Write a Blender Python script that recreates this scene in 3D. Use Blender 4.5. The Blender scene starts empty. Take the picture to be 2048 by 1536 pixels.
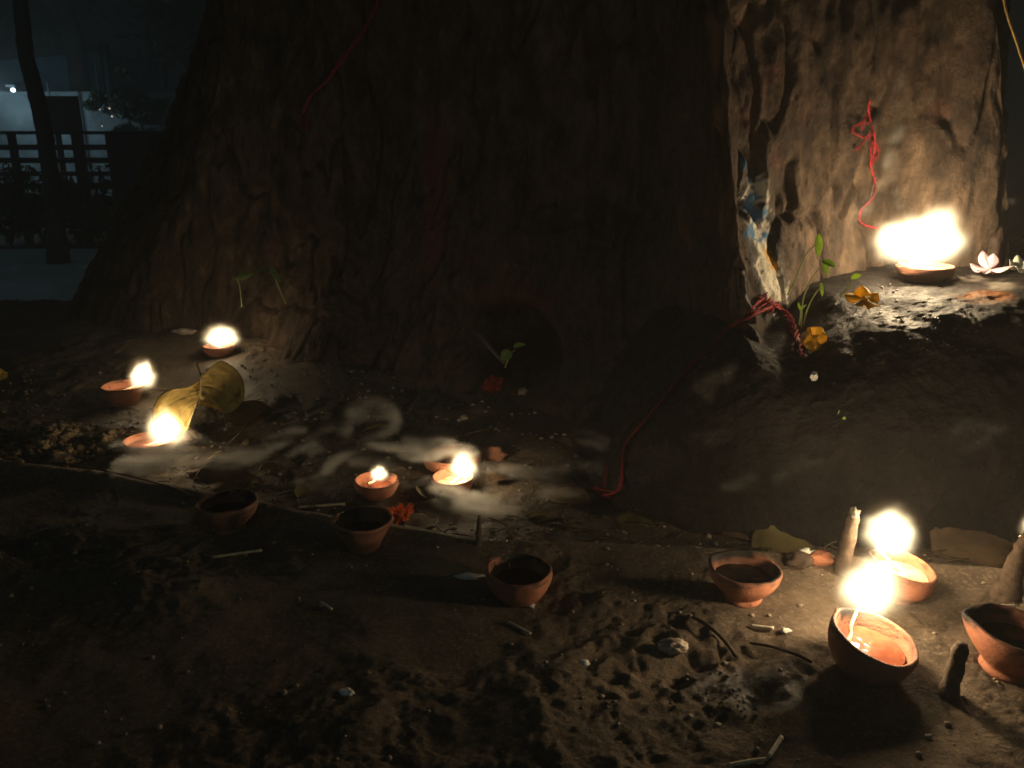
import bpy, bmesh, math, random
import numpy as np
from mathutils import Vector, Matrix, Euler
from mathutils.bvhtree import BVHTree
random.seed(7)
S = bpy.context.scene
COL = S.collection
# ------------------------------------------------------------------ camera, world, exposure
CAM_H, PITCH, FPX = 0.43, math.radians(17.0), 1670.0
cam_d = bpy.data.cameras.new('camera'); cam = bpy.data.objects.new('camera', cam_d); COL.objects.link(cam)
cam.location = (0, 0, CAM_H); cam.rotation_euler = (math.pi/2 - PITCH, 0, 0)
cam_d.sensor_width = 36.0; cam_d.lens = FPX/2048*36.0
cam_d.clip_start = 0.02; cam_d.clip_end = 400
cam_d.dof.use_dof = True; cam_d.dof.focus_distance = 0.85; cam_d.dof.aperture_fstop = 22.0
S.camera = cam
W = bpy.data.worlds.new('World'); S.world = W; W.use_nodes = True
nt = W.node_tree; bg = nt.nodes['Background']
# a night sky: faint bluish glow, stronger on the open side behind the photographer
tc = nt.nodes.new('ShaderNodeTexCoord'); sp = nt.nodes.new('ShaderNodeSeparateXYZ')
nt.links.new(tc.outputs['Generated'], sp.inputs[0])
mr = nt.nodes.new('ShaderNodeMapRange'); mr.inputs['From Min'].default_value = 0.1; mr.inputs['From Max'].default_value = -0.9
mr.inputs['To Min'].default_value = 0.0022; mr.inputs['To Max'].default_value = 0.055
nt.links.new(sp.outputs['Y'], mr.inputs['Value']); nt.links.new(mr.outputs[0], bg.inputs['Strength'])
bg.inputs['Color'].default_value = (0.45, 0.85, 1.0, 1)
S.view_settings.view_transform = 'Standard'; S.view_settings.look = 'None'
S.view_settings.exposure = 0.35; S.view_settings.gamma = 1
S.cycles.filter_width = 1.6
S.cycles.volume_max_steps = 256
S.cycles.max_bounces = 6; S.cycles.transparent_max_bounces = 16
S.cycles.sample_clamp_indirect = 3.0

def ray(u, v):
    x = (u-1024)/FPX; up = (768-v)/FPX
    return x, math.cos(PITCH)+up*math.sin(PITCH), up*math.cos(PITCH)-math.sin(PITCH)
def onz(u, v, z=0.0):
    x, y, q = ray(u, v); t = (z-CAM_H)/q
    return Vector((x*t, y*t, z))
def ony(u, v, Y):
    x, y, q = ray(u, v); t = Y/y
    return Vector((x*t, Y, CAM_H+q*t))

# ------------------------------------------------------------------ noise
def _h(ix, iy, iz, s):
    n = (ix*73856093) ^ (iy*19349663) ^ (iz*83492791) ^ (s*2654435761 & 0x7fffffff)
    n = n & 0x7fffffff
    n = ((n >> 13) ^ n) * 1274126177 & 0x7fffffff
    n = ((n >> 15) ^ n) * 668265263 & 0x7fffffff
    return ((n >> 12) ^ n) % 100003/100003.0
def vn(x, y, z, s=0):
    x = np.asarray(x, float); y = np.asarray(y, float)+0*x; z = np.asarray(z, float)+0*x
    ix = np.floor(x).astype(np.int64); iy = np.floor(y).astype(np.int64); iz = np.floor(z).astype(np.int64)
    fx, fy, fz = x-ix, y-iy, z-iz
    fx = fx*fx*(3-2*fx); fy = fy*fy*(3-2*fy); fz = fz*fz*(3-2*fz)
    r = 0
    for a in (0, 1):
        wa = fx if a else 1-fx
        for b in (0, 1):
            wb = fy if b else 1-fy
            for c in (0, 1):
                wc = fz if c else 1-fz
                r = r + wa*wb*wc*_h(ix+a, iy+b, iz+c, s)
    return r*2-1
def fbm(x, y, z, s=0, o=4, g=.5):
    r = 0; a = 1; t = 0; f = 1
    for i in range(o):
        # rotate each octave so that the lattice never shows
        c, d = math.cos(.7+i*1.3), math.sin(.7+i*1.3)
        r = r + a*vn((x*c-y*d)*f+7.3*i, (x*d+y*c)*f-3.1*i, z*f+1.7*i, s+i); t += a; a *= g; f *= 2.03
    return r/t
def sstep(a, b, x):
    t = np.clip((x-a)/(b-a), 0, 1); return t*t*(3-2*t)

# ------------------------------------------------------------------ materials
MATS = {}
class NT:
    def __init__(s, name):
        m = bpy.data.materials.new(name); m.use_nodes = True; s.m = m; s.t = m.node_tree
        s.b = s.t.nodes['Principled BSDF']; s.out = s.t.nodes['Material Output']
        s.co = s.n('ShaderNodeTexCoord').outputs['Object']
    def n(s, k, **kw):
        nd = s.t.nodes.new(k)
        for a, b in kw.items(): setattr(nd, a, b)
        return nd
    def l(s, a, b): s.t.links.new(a, b)
    def noise(s, scale, detail=6, rough=.6, stretch=None, dist=0.0):
        nd = s.n('ShaderNodeTexNoise'); nd.inputs['Scale'].default_value = scale
        nd.inputs['Detail'].default_value = detail; nd.inputs['Roughness'].default_value = rough
        nd.inputs['Distortion'].default_value = dist
        c = s.co
        if stretch:
            mp = s.n('ShaderNodeMapping'); mp.inputs['Scale'].default_value = stretch; s.l(c, mp.inputs[0]); c = mp.outputs[0]
        s.l(c, nd.inputs['Vector']); return nd.outputs['Fac']
    def ramp(s, fac, stops):
        r = s.n('ShaderNodeValToRGB'); e = r.color_ramp.elements
        while len(e) < len(stops): e.new(.5)
        for k, (p, c) in zip(e, stops):
            k.position = p; k.color = (c[0], c[1], c[2], 1) if hasattr(c, '__len__') else (c, c, c, 1)
        s.l(fac, r.inputs[0]); return r.outputs[0]
    def mix(s, f, a, b):
        m = s.n('ShaderNodeMix', data_type='RGBA')
        if hasattr(f, 'links'): s.l(f, m.inputs[0])
        else: m.inputs[0].default_value = f
        for q, i in ((a, 6), (b, 7)):
            if hasattr(q, 'links'): s.l(q, m.inputs[i])
            else: m.inputs[i].default_value = (*q, 1)
        return m.outputs[2]
    def bump(s, h, strength, dist):
        b = s.n('ShaderNodeBump'); b.inputs['Strength'].default_value = strength; b.inputs['Distance'].default_value = dist
        s.l(h, b.inputs['Height'])
        if s.b.inputs['Normal'].links: s.l(s.b.inputs['Normal'].links[0].from_socket, b.inputs['Normal'])
        s.l(b.outputs[0], s.b.inputs['Normal'])
    def attr(s, name):
        a = s.n('ShaderNodeAttribute', attribute_name=name); return a
def simple(name, c1, c2, scale, rough=.8, bump=.3, bd=.001, spec=.3, stretch=None, trans=0, lo=.35, hi=.65):
    k = NT(name); f = k.noise(scale, 6, .65, stretch)
    k.l(k.ramp(f, [(lo, c1), (hi, c2)]), k.b.inputs['Base Color'])
    k.b.inputs['Roughness'].default_value = rough; k.b.inputs['Specular IOR Level'].default_value = spec
    k.bump(k.noise(scale*3, 5, .6, stretch), bump, bd)
    if trans:
        k.b.inputs['Transmission Weight'].default_value = 0
        ad = k.n('ShaderNodeMixShader'); ad.inputs[0].default_value = trans
        tr = k.n('ShaderNodeBsdfTranslucent'); k.l(k.b.inputs['Base Color'].links[0].from_socket, tr.inputs[0])
        k.l(k.b.outputs[0], ad.inputs[1]); k.l(tr.outputs[0], ad.inputs[2]); k.l(ad.outputs[0], k.out.inputs[0])
    return k.m
# packed mud of the platform
def mud(name):
    k = NT(name)
    base = k.ramp(k.noise(9, 8, .65), [(.3, (.065, .048, .033)), (.52, (.14, .10, .066)), (.75, (.25, .185, .12))])
    gr = k.ramp(k.noise(210, 4, .7), [(.5, 0.0), (.78, 1.0)])
    c = k.mix(gr, base, (.30, .23, .15))
    wet = k.attr('wet').outputs['Fac']
    c = k.mix(wet, c, (.022, .019, .017))
    k.l(c, k.b.inputs['Base Color'])
    r = k.n('ShaderNodeMapRange'); r.inputs['To Min'].default_value = .92; r.inputs['To Max'].default_value = .28; k.l(wet, r.inputs[0])
    k.l(r.outputs[0], k.b.inputs['Roughness']); k.b.inputs['Specular IOR Level'].default_value = .35
    k.bump(k.noise(60, 10, .78), 1.0, .006); k.bump(k.noise(330, 5, .75), 1.0, .0022)
    return k.m
M_MUD = mud('packed_mud')
def bark(name):
    k = NT(name)
    a = k.noise(26, 9, .72, (1, 1, .5)); b = k.noise(3.0, 5, .6)
    c = k.ramp(a, [(.32, (.013, .010, .008)), (.45, (.050, .036, .026)), (.58, (.105, .076, .053)), (.72, (.21, .16, .115))])
    c2 = k.ramp(b, [(.35, (.75, .62, .55)), (.65, (1.1, 1.05, 1))])
    mm = k.n('ShaderNodeMix', data_type='RGBA', blend_type='MULTIPLY'); mm.inputs[0].default_value = 1
    k.l(c, mm.inputs[6]); k.l(c2, mm.inputs[7]); c = mm.outputs[2]
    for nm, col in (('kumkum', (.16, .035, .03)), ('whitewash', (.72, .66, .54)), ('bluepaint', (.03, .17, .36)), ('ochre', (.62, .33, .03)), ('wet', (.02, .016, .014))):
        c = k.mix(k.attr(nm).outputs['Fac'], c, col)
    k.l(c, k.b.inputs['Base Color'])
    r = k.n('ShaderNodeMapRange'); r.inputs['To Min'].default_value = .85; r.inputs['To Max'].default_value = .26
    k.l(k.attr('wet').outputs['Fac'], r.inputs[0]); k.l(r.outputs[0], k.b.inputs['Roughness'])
    k.b.inputs['Specular IOR Level'].default_value = .3
    k.bump(k.noise(34, 10, .78, (1, 1, .5)), 1.0, .012); k.bump(k.noise(190, 5, .75), 1.0, .003)
    return k.m
M_BARK = bark('old_bark')
def wetroot(name):
    k = NT(name)
    c = k.ramp(k.noise(14, 8, .65), [(.3, (.005, .004, .0036)), (.6, (.011, .008, .007)), (.85, (.055, .036, .024))])
    c = k.mix(k.attr('ochre').outputs['Fac'], c, (.50, .17, .02)); c = k.mix(k.attr('ash').outputs['Fac'], c, (.28, .25, .21))
    k.l(c, k.b.inputs['Base Color'])
    k.l(k.ramp(k.noise(25, 5, .6), [(.35, .30), (.6, .75)]), k.b.inputs['Roughness']); k.b.inputs['Specular IOR Level'].default_value = .22
    k.bump(k.noise(45, 9, .75), 1.0, .009); k.bump(k.noise(260, 4, .75), 1.0, .003)
    return k.m
M_ROOT = wetroot('oily_root')
def clay(name, c1, c2):
    k = NT(name)
    c = k.ramp(k.noise(22, 6, .6), [(.3, c1), (.7, c2)])
    sp_ = k.ramp(k.noise(160, 3, .6), [(.62, 0.), (.75, 1.)])
    c = k.mix(sp_, c, tuple(x*.55 for x in c1))
    c = k.mix(k.attr('soot_shade').outputs['Fac'], c, (.012, .010, .009))
    k.l(c, k.b.inputs['Base Color']); k.b.inputs['Roughness'].default_value = .72; k.b.inputs['Specular IOR Level'].default_value = .3
    k.bump(k.noise(60, 8, .7, (1, 1, 4)), .8, .002); k.bump(k.noise(380, 4, .7), .8, .0008)
    return k.m
M_CLAY = clay('red_clay', (.27, .095, .050), (.46, .19, .105))
M_CLAY2 = clay('brown_clay', (.22, .095, .055), (.38, .17, .10))
M_OIL = simple('amber_oil', (.16, .045, .025), (.28, .09, .045), 30, .06, .15, .0006, .6)
M_OILD = simple('dark_oil_shade', (.008, .006, .005), (.022, .014, .010), 30, .12, .2, .0006, .4)  # near-black oil; its colour also holds the shade inside unlit bowls
M_OILW = simple('ghee', (.42, .30, .15), (.7, .55, .32), 60, .2, .5, .001, .5)
M_WICK = simple('cotton', (.55, .45, .30), (.8, .72, .55), 200, .95, .6, .0006)
M_BURN = simple('burnt_cotton', (.01, .008, .007), (.05, .035, .025), 200, .95, .6, .0006)
M_CHAR = simple('charcoal_paste', (.055, .037, .026), (.12, .085, .06), 130, .95, .8, .001)
M_ASH = simple('ash', (.09, .08, .06), (.20, .18, .14), 180, .95, .8, .001)
M_STRAW = simple('straw', (.42, .33, .18), (.66, .55, .34), 90, .7, .3, .0004)
M_MATCH = simple('pale_wood', (.5, .42, .30), (.72, .64, .5), 120, .75, .3, .0004)
M_TWIG = simple('dark_twig', (.03, .02, .014), (.09, .06, .04), 90, .85, .5, .0008)
M_THREAD = simple('red_cotton', (.20, .010, .014), (.36, .025, .04), 260, .9, .8, .0005)
M_THREADD = simple('old_red_cotton', (.15, .010, .015), (.30, .03, .035), 260, .9, .8, .0005)
M_STRING = simple('ochre_string', (.42, .26, .07), (.6, .40, .15), 200, .9, .8, .0005)
M_GREEN = simple('seedling_green', (.34, .50, .07), (.55, .68, .16), 60, .5, .3, .0004, .4, trans=.55)
M_STEM = simple('stem_green', (.25, .30, .08), (.40, .42, .16), 60, .6, .3, .0004, .3)
M_LEAFY = simple('yellow_leaf', (.50, .33, .045), (.68, .50, .10), 24, .5, .35, .0006, .4, trans=.4, lo=.3, hi=.6)
M_LEAFB = simple('brown_leaf', (.035, .022, .013), (.11, .07, .036), 28, .7, .5, .0008, .3, trans=.15)
M_LEAFO = simple('olive_leaf', (.06, .05, .02), (.13, .105, .04), 28, .6, .5, .0008, .3, trans=.15)
M_YFLOW = simple('yellow_petal', (.72, .42, .02), (.88, .64, .08), 60, .6, .3, .0005, .3, trans=.55)
M_PINK = simple('pink_petal', (.62, .36, .46), (.80, .66, .70), 50, .6, .3, .0005, .3, trans=.35)
M_WFLOW = simple('white_petal', (.68, .66, .55), (.8, .8, .72), 50, .6, .3, .0005, .3, trans=.35)
M_ORANGE = simple('marigold_petal', (.62, .09, .02), (.80, .18, .03), 80, .7, .3, .0005, .3, trans=.3)
M_REDP = simple('red_petal', (.16, .012, .010), (.32, .03, .02), 60, .6, .4, .0005, .3, trans=.3)
M_WHITE = simple('white_chip', (.5, .48, .42), (.75, .72, .64), 120, .7, .5, .0008)
M_WAX = simple('crumpled_scrap', (.12, .085, .06), (.50, .40, .30), 60, .55, .6, .001, .5)
M_STONE = simple('gravel_stone', (.12, .09, .065), (.34, .27, .2), 40, .85, .5, .001)
M_PAVE = simple('concrete_pave', (.5, .52, .52), (.66, .68, .68), 3, .85, .4, .004)
M_DIRT = simple('far_dirt', (.05, .042, .032), (.10, .085, .065), 2, .9, .6, .01)
M_WALLP = simple('limewashed_wall', (.14, .16, .16), (.44, .47, .47), 1.9, .85, .3, .004)
M_FENCE = simple('dark_fence', (.03, .03, .03), (.06, .058, .055), 6, .8, .4, .003)
M_BOARD = simple('brown_board', (.07, .045, .03), (.11, .075, .05), 4, .7, .3, .003)
M_DTREE = simple('dim_bark', (.05, .042, .034), (.10, .085, .07), 8, .9, .8, .01, stretch=(1, 1, .3))
M_FOL = simple('dark_foliage', (.035, .07, .025), (.07, .12, .045), 3, .6, .2, .002, .3, trans=.25)
M_TARP = simple('blue_tarpaulin', (.05, .22, .34), (.24, .46, .52), 2.6, .55, .5, .01)
M_POLE = simple('grey_metal', (.12, .12, .12), (.2, .2, .2), 12, .5, .2, .001)
def water(name):
    k = NT(name); k.b.inputs['Base Color'].default_value = (.02, .022, .02, 1); k.b.inputs['Roughness'].default_value = .06
    k.bump(k.noise(40, 3, .5), .3, .002); return k.m
M_WATER = water('puddle_water')
def glow(name, col, strength, add=True):
    k = NT(name); e = k.n('ShaderNodeEmission'); e.inputs[0].default_value = (*col, 1); e.inputs[1].default_value = strength
    if add:
        t = k.n('ShaderNodeBsdfTransparent'); a = k.n('ShaderNodeAddShader')
        k.l(e.outputs[0], a.inputs[0]); k.l(t.outputs[0], a.inputs[1]); k.l(a.outputs[0], k.out.inputs[0])
    else: k.l(e.outputs[0], k.out.inputs[0])
    k.m.cycles.emission_sampling = 'NONE'
    return k.m
def flame_mat(name, R, peak=6.0, k=4.0):
    m = bpy.data.materials.new(name); m.use_nodes = True; t = m.node_tree; t.nodes.clear()
    o = t.nodes.new('ShaderNodeOutputMaterial'); e = t.nodes.new('ShaderNodeEmission'); c = t.nodes.new('ShaderNodeTexCoord')
    def mth(op, a, b):
        q = t.nodes.new('ShaderNodeMath'); q.operation = op
        for i, x in enumerate((a, b)):
            if hasattr(x, 'links'): t.links.new(x, q.inputs[i])
            else: q.inputs[i].default_value = x
        return q.outputs[0]
    def vec(op, a, b=None, sc=None):
        q = t.nodes.new('ShaderNodeVectorMath'); q.operation = op
        for i, x in enumerate((a, b)):
            if x is None: continue
            if hasattr(x, 'links'): t.links.new(x, q.inputs[i])
            else: q.inputs[i].default_value = x
        if sc is not None: q.inputs['Scale'].default_value = sc
        return q
    # object space, licked into an uneven tongue: narrower above, wider below
    no = t.nodes.new('ShaderNodeTexNoise'); no.inputs['Scale'].default_value = 1.5; no.inputs['Detail'].default_value = 1
    t.links.new(vec('ADD', c.outputs['Object'], (R*913, R*517, R*331)).outputs[0], no.inputs['Vector'])
    wob = vec('SCALE', vec('SUBTRACT', no.outputs['Color'], (.5, .5, .5)).outputs[0], None, .5).outputs[0]
    p = vec('ADD', c.outputs['Object'], wob).outputs[0]
    sx_ = t.nodes.new('ShaderNodeSeparateXYZ'); t.links.new(p, sx_.inputs[0])
    sc_ = mth('ADD', 1.0, mth('MULTIPLY', sx_.outputs['Z'], .35))
    cx = t.nodes.new('ShaderNodeCombineXYZ'); t.links.new(mth('MULTIPLY', sx_.outputs['X'], sc_), cx.inputs[0]); t.links.new(mth('MULTIPLY', sx_.outputs['Y'], sc_), cx.inputs[1]); t.links.new(sx_.outputs['Z'], cx.inputs[2])
    d = vec('DOT_PRODUCT', cx.outputs[0], cx.outputs[0]); d0 = vec('DOT_PRODUCT', c.outputs['Object'], c.outputs['Object'])
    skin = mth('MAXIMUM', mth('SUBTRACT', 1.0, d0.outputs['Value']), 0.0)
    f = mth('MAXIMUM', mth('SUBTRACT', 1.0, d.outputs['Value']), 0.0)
    core = mth('MULTIPLY', mth('POWER', f, 7.0), 9.0/(.63*R)); halo = mth('MULTIPLY', mth('POWER', skin, 2.6), .42/(.98*R))  # halo: camera glare drawn as faint orange emission round the core
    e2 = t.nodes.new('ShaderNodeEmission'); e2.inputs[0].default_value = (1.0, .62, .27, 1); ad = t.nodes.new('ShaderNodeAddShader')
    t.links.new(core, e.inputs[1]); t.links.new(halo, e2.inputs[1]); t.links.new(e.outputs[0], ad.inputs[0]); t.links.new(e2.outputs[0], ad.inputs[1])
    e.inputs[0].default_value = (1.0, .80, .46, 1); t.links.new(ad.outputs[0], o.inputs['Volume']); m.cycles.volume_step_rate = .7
    return m
M_EMBER = glow('ember', (1.0, .20, .04), 2.5, False)
M_BULB = glow('bulb', (.62, .86, 1.0), 5.0, False)
M_BULBW = glow('warm_bulb', (1.0, .82, .6), .8, False)

# ------------------------------------------------------------------ builders
def tag(o, label=None, cat=None, group=None, kind=None):
    if label: o['label'] = label
    if cat: o['category'] = cat
    if group: o['group'] = group
    if kind: o['kind'] = kind
    return o
def mk(name, verts, faces, mat, parent=None, smooth=True, attrs=None):
    me = bpy.data.meshes.new(name)
    me.from_pydata([tuple(v) for v in verts], [], [tuple(f) for f in faces]); me.update()
    if smooth: me.polygons.foreach_set('use_smooth', [True]*len(me.polygons))
    for an, arr in (attrs or {}).items():
        a = me.attributes.new(an, 'FLOAT', 'POINT'); a.data.foreach_set('value', np.asarray(arr, np.float32))
    me.materials.append(mat)
    o = bpy.data.objects.new(name, me); COL.objects.link(o)
    if parent is not None: par(o, parent)
    return o
def par(o, p):
    o.parent = p; o.matrix_parent_inverse = wm(p).inverted()
def wm(p):
    m = p.matrix_basis.copy()
    if p.parent is not None: m = wm(p.parent) @ p.matrix_parent_inverse @ m
    return m
def grid_faces(nr, nc, wrap=False):
    i = np.arange(nr-1)[:, None]*nc; j = np.arange(nc if wrap else nc-1)[None, :]
    j2 = (j+1) % nc
    return np.stack([i+j, i+j2, i+nc+j2, i+nc+j], -1).reshape(-1, 4)
def mkgrid(name, P, mat, wrap=False, parent=None, attrs=None, flip=False):
    nr, nc = P.shape[:2]; f = grid_faces(nr, nc, wrap)
    if flip: f = f[:, ::-1]
    me = bpy.data.meshes.new(name); V = P.reshape(-1, 3)
    me.vertices.add(len(V)); me.vertices.foreach_set('co', V.astype(np.float32).ravel())
    me.loops.add(f.size); me.loops.foreach_set('vertex_index', f.astype(np.int32).ravel())
    me.polygons.add(len(f)); me.polygons.foreach_set('loop_start', np.arange(0, f.size, 4, dtype=np.int32))
    me.polygons.foreach_set('loop_total', np.full(len(f), 4, np.int32))
    me.polygons.foreach_set('use_smooth', np.ones(len(f), bool)); me.update(calc_edges=True); me.validate()
    for an, arr in (attrs or {}).items():
        a = me.attributes.new(an, 'FLOAT', 'POINT'); a.data.foreach_set('value', np.asarray(arr, np.float32).ravel())
    me.materials.append(mat); o = bpy.data.objects.new(name, me); COL.objects.link(o)
    if parent is not None: par(o, parent)
    return o
def empty(name, loc, rot=(0, 0, 0)):
    o = bpy.data.objects.new(name, None); COL.objects.link(o); o.empty_display_size = .02
    o.location = loc; o.rotation_euler = rot; return o
def spline(pts, n):
    P = [Vector(p) for p in pts]; P = [P[0]*2-P[1]] + P + [P[-1]*2-P[-2]]; out = []
    seg = len(P)-3
    for k in range(n):
        t = k/(n-1)*seg; i = min(int(t), seg-1); t -= i
        a, b, c, d = P[i:i+4]
        out.append(.5*((2*b)+(c-a)*t+(2*a-5*b+4*c-d)*t*t+(3*b-a-3*c+d)*t*t*t))
    return out
class MB:
    def __init__(s): s.v = []; s.f = []
    def add(s, v, f):
        o = len(s.v); s.v += [tuple(p) for p in v]; s.f += [tuple(i+o for i in q) for q in f]
    def tube(s, pts, r, n=8, jit=0., caps=True):
        pts = [Vector(p) for p in pts]; rings = []; m = len(pts)
        up = Vector((.13, .21, .97)); V = []
        for i, p in enumerate(pts):
            d = (pts[min(i+1, m-1)]-pts[max(i-1, 0)]).normalized()
            a = d.cross(up)
            if a.length < .1: a = d.cross(Vector((1, 0, 0)))
            a.normalize(); b = d.cross(a).normalized(); up = a.cross(d)
            rr = r(i/(m-1)) if callable(r) else r
            for k in range(n):
                t = 2*math.pi*k/n; q = rr*(1+jit*(random.random()-.5)*2)
                V.append(p+a*math.cos(t)*q+b*math.sin(t)*q)
        F = [(i*n+k, i*n+(k+1) % n, (i+1)*n+(k+1) % n, (i+1)*n+k) for i in range(m-1) for k in range(n)]
        if caps: F += [tuple(range(n))[::-1], tuple((m-1)*n+k for k in range(n))]
        s.add(V, F)
    def box(s, a, b):
        x0, y0, z0 = a; x1, y1, z1 = b
        V = [(x, y, z) for x in (x0, x1) for y in (y0, y1) for z in (z0, z1)]
        s.add(V, [(0, 1, 3, 2), (4, 6, 7, 5), (0, 4, 5, 1), (2, 3, 7, 6), (0, 2, 6, 4), (1, 5, 7, 3)])
    def chunk(s, c, r, seed, sc=(1, 1, 1), rough=.35, sub=2, freq=1.6):
        bm = bmesh.new(); bmesh.ops.create_icosphere(bm, subdivisions=sub, radius=1)
        A = np.array([v.co[:] for v in bm.verts]); n = 1+rough*fbm(A[:, 0]*freq+seed*3.7, A[:, 1]*freq, A[:, 2]*freq, seed, 3)*1.6
        A = A*n[:, None]*np.array(sc)*r
        ro = np.array(Euler((seed*1.3, seed*.7, seed*2.1)).to_matrix()) if sc == (1, 1, 1) else np.eye(3)
        A = A@ro.T+np.array(c)
        F = [tuple(v.index for v in f.verts) for f in bm.faces]; bm.free(); s.add(A.tolist(), F)
    def build(s, name, mat, parent=None, smooth=True, attrs=None): return mk(name, s.v, s.f, mat, parent, smooth, attrs)
# leaf surface: base point, tip point, half width, side direction
def leaf_grid(base, tip, w, side, fold=.25, curl=.1, tail=.22, heart=.12, n=22, m=13, crumple=.03, seed=1, shape=.62):
    base = Vector(base); tip = Vector(tip); ax = tip-base; L = ax.length; ax.normalize()
    side = Vector(side); side = (side-ax*side.dot(ax)).normalized(); nrm = ax.cross(side).normalized()
    P = np.zeros((n, m, 3))
    for i in range(n):
        u = i/(n-1)
        ww = math.sin(math.pi*min(1, u**shape))**.8 if 0 < u < 1 else 0
        ww = ww*(1 - .0*u)
        if u > 1-tail: ww = max(ww*.55*((1-u)/tail)**.8, 0)+ (0.03 if u < 1 else 0)
        if i == 0: ww = .05
        for j in range(m):
            v = j/(m-1)*2-1
            al = u*L - heart*L*abs(v)**1.5*(1-u)**3
            cr = crumple*L*float(vn(u*4+seed*9.1, v*2.5, seed*1.7, seed))
            h = fold*w*abs(v)*ww + curl*L*(u-.4)**2*-1 + cr*(.3+abs(v))
            p = base+ax*al+side*(v*w*ww)+nrm*h
            P[i, j] = p[:]
    return P
def leaf_obj(name, mat, parent=None, **kw):
    o = mkgrid(name, leaf_grid(**kw), mat, parent=parent)
    md = o.modifiers.new('thick', 'SOLIDIFY'); md.thickness = .0004; return o
def join_grids(name, grids, mat, parent=None, thick=.0004):
    b = MB()
    for P in grids: b.add(P.reshape(-1, 3).tolist(), grid_faces(*P.shape[:2]).tolist())
    o = b.build(name, mat, parent)
    md = o.modifiers.new('thick', 'SOLIDIFY'); md.thickness = thick; return o

# ------------------------------------------------------------------ ground
LEDGE = [(-2.2, 1.25), (-.9, 1.09), (-.685, 1.036), (-.522, 1.0), (-.386, .948), (-.247, .885), (-.138, .853), (-.04, .817), (.198, .79), (.326, .779), (.516, .748), (.9, .72), (2.2, .70)]
LX = np.array([p[0] for p in LEDGE]); LY = np.array([p[1] for p in LEDGE])
def gh(x, y, fine=True):
    x = np.asarray(x, float); y = np.asarray(y, float)
    yl = np.interp(x, LX, LY) + .006*fbm(x*14, x*0, x*0+3, 41, 3)
    s = y-yl
    base = -.022*sstep(0, .022, s) + .035*sstep(.12, .7, s)*sstep(1.2, .7, s-0.0*x)
    base = base + .007*np.exp(-((s+.008)/.016)**2)      # low lip before the drop
    front = sstep(.02, -.03, s)
    amp = .35+.65*sstep(-.03, -.14, s)+.9*sstep(.015, .06, s)
    wx = x+.020*fbm(x*17, y*17, 0*x, 101, 3); wy = y+.020*fbm(x*17, y*17, 0*x, 103, 3)
    pat = .12+.60*sstep(-.35, .35, fbm(x*6.5, y*6.5, 0*x, 105, 3))
    b = .010*fbm(wx*9, wy*9, 0*x, 3, 3)*amp
    b = b+.010*(np.abs(fbm(wx*19, wy*19, 0*x+5, 9, 4, .6))-.25)*amp*pat*(front*.6+.4)
    b = b+.0070*fbm(wx*60, wy*60, 0*x, 17, 5, .68)*(.30+.7*amp)*pat
    b = b-.0025*amp*pat*sstep(.18, .42, fbm(wx*44, wy*44, 0*x+2, 53, 4, .6))
    # crumbly rubble heap behind the left end of the lip
    rub = np.exp(-(((x+.69)/.2)**2+((y-1.14)/.07)**2))
    b = b+rub*(.03+.022*fbm(x*40, y*40, 0*x, 23, 3))
    # churned mud, front right
    ch = np.exp(-(((x-.17)/.13)**2+((y-.60)/.07)**2))
    b = b+ch*(.014*(1-np.abs(fbm(x*30+3, y*30, 0*x, 31, 3))-.7))*1.6
    return base+b
def g1(x, y): return float(gh(np.array([x]), np.array([y]))[0])
nx = 1150; xs = np.linspace(-1.55, 1.45, nx)
ys = .26*np.power(2.45/.26, np.linspace(0, 1, 760))
X, Y = np.meshgrid(xs, ys); Z = gh(X, Y)
edge = np.maximum(sstep(2.25, 2.43, Y), np.maximum(sstep(-1.38, -1.53, X), sstep(1.3, 1.43, X)))
Z = Z-edge*.62
wet = np.clip(np.exp(-(((X-.195)/.05)**2+((Y-.575)/.028)**2))*1.5+.5*fbm(X*40, Y*40, 0*X, 77, 3)-.25, 0, 1)
yl = np.interp(X, LX, LY)
wet = np.maximum(wet, .55*sstep(.0, .06, Y-yl)*sstep(-.25, .35, fbm(X*16, Y*16, 0*X, 79, 3)+.15)*sstep(.75, .4, Y-yl))
ground = tag(mkgrid('ground', np.stack([X, Y, Z], -1), M_MUD, attrs={'wet': wet}), kind='structure')
far = MB()
far.add([(-150, -60, -.6), (150, -60, -.6), (150, 300, -.6), (-150, 300, -.6)], [(0, 1, 2, 3)])
tag(far.build('far_ground', M_DIRT), kind='structure')
bm_ = MB(); bm_.box((-12, 4.6, -.7), (-1.2, 7.4, -.585)); tag(bm_.build('pavement', M_PAVE, smooth=False), kind='structure')
bm_ = MB()
pc = onz(62, 591, -.594)
bm_.add([(pc.x+.28*math.cos(t)*(1+.25*math.sin(3*t+1)), pc.y+.13*math.sin(t)*(1+.3*math.cos(2*t)), -.594) for t in [i/32*2*math.pi for i in range(32)]], [tuple(range(32))])
tag(bm_.build('puddle_water', M_WATER), kind='structure')

def on_ground(u, v, lift=0.0):
    z = 0.0
    for _ in range(6):
        p = onz(u, v, z+lift); z = g1(p.x, p.y)
    return Vector((p.x, p.y, z))

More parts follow.
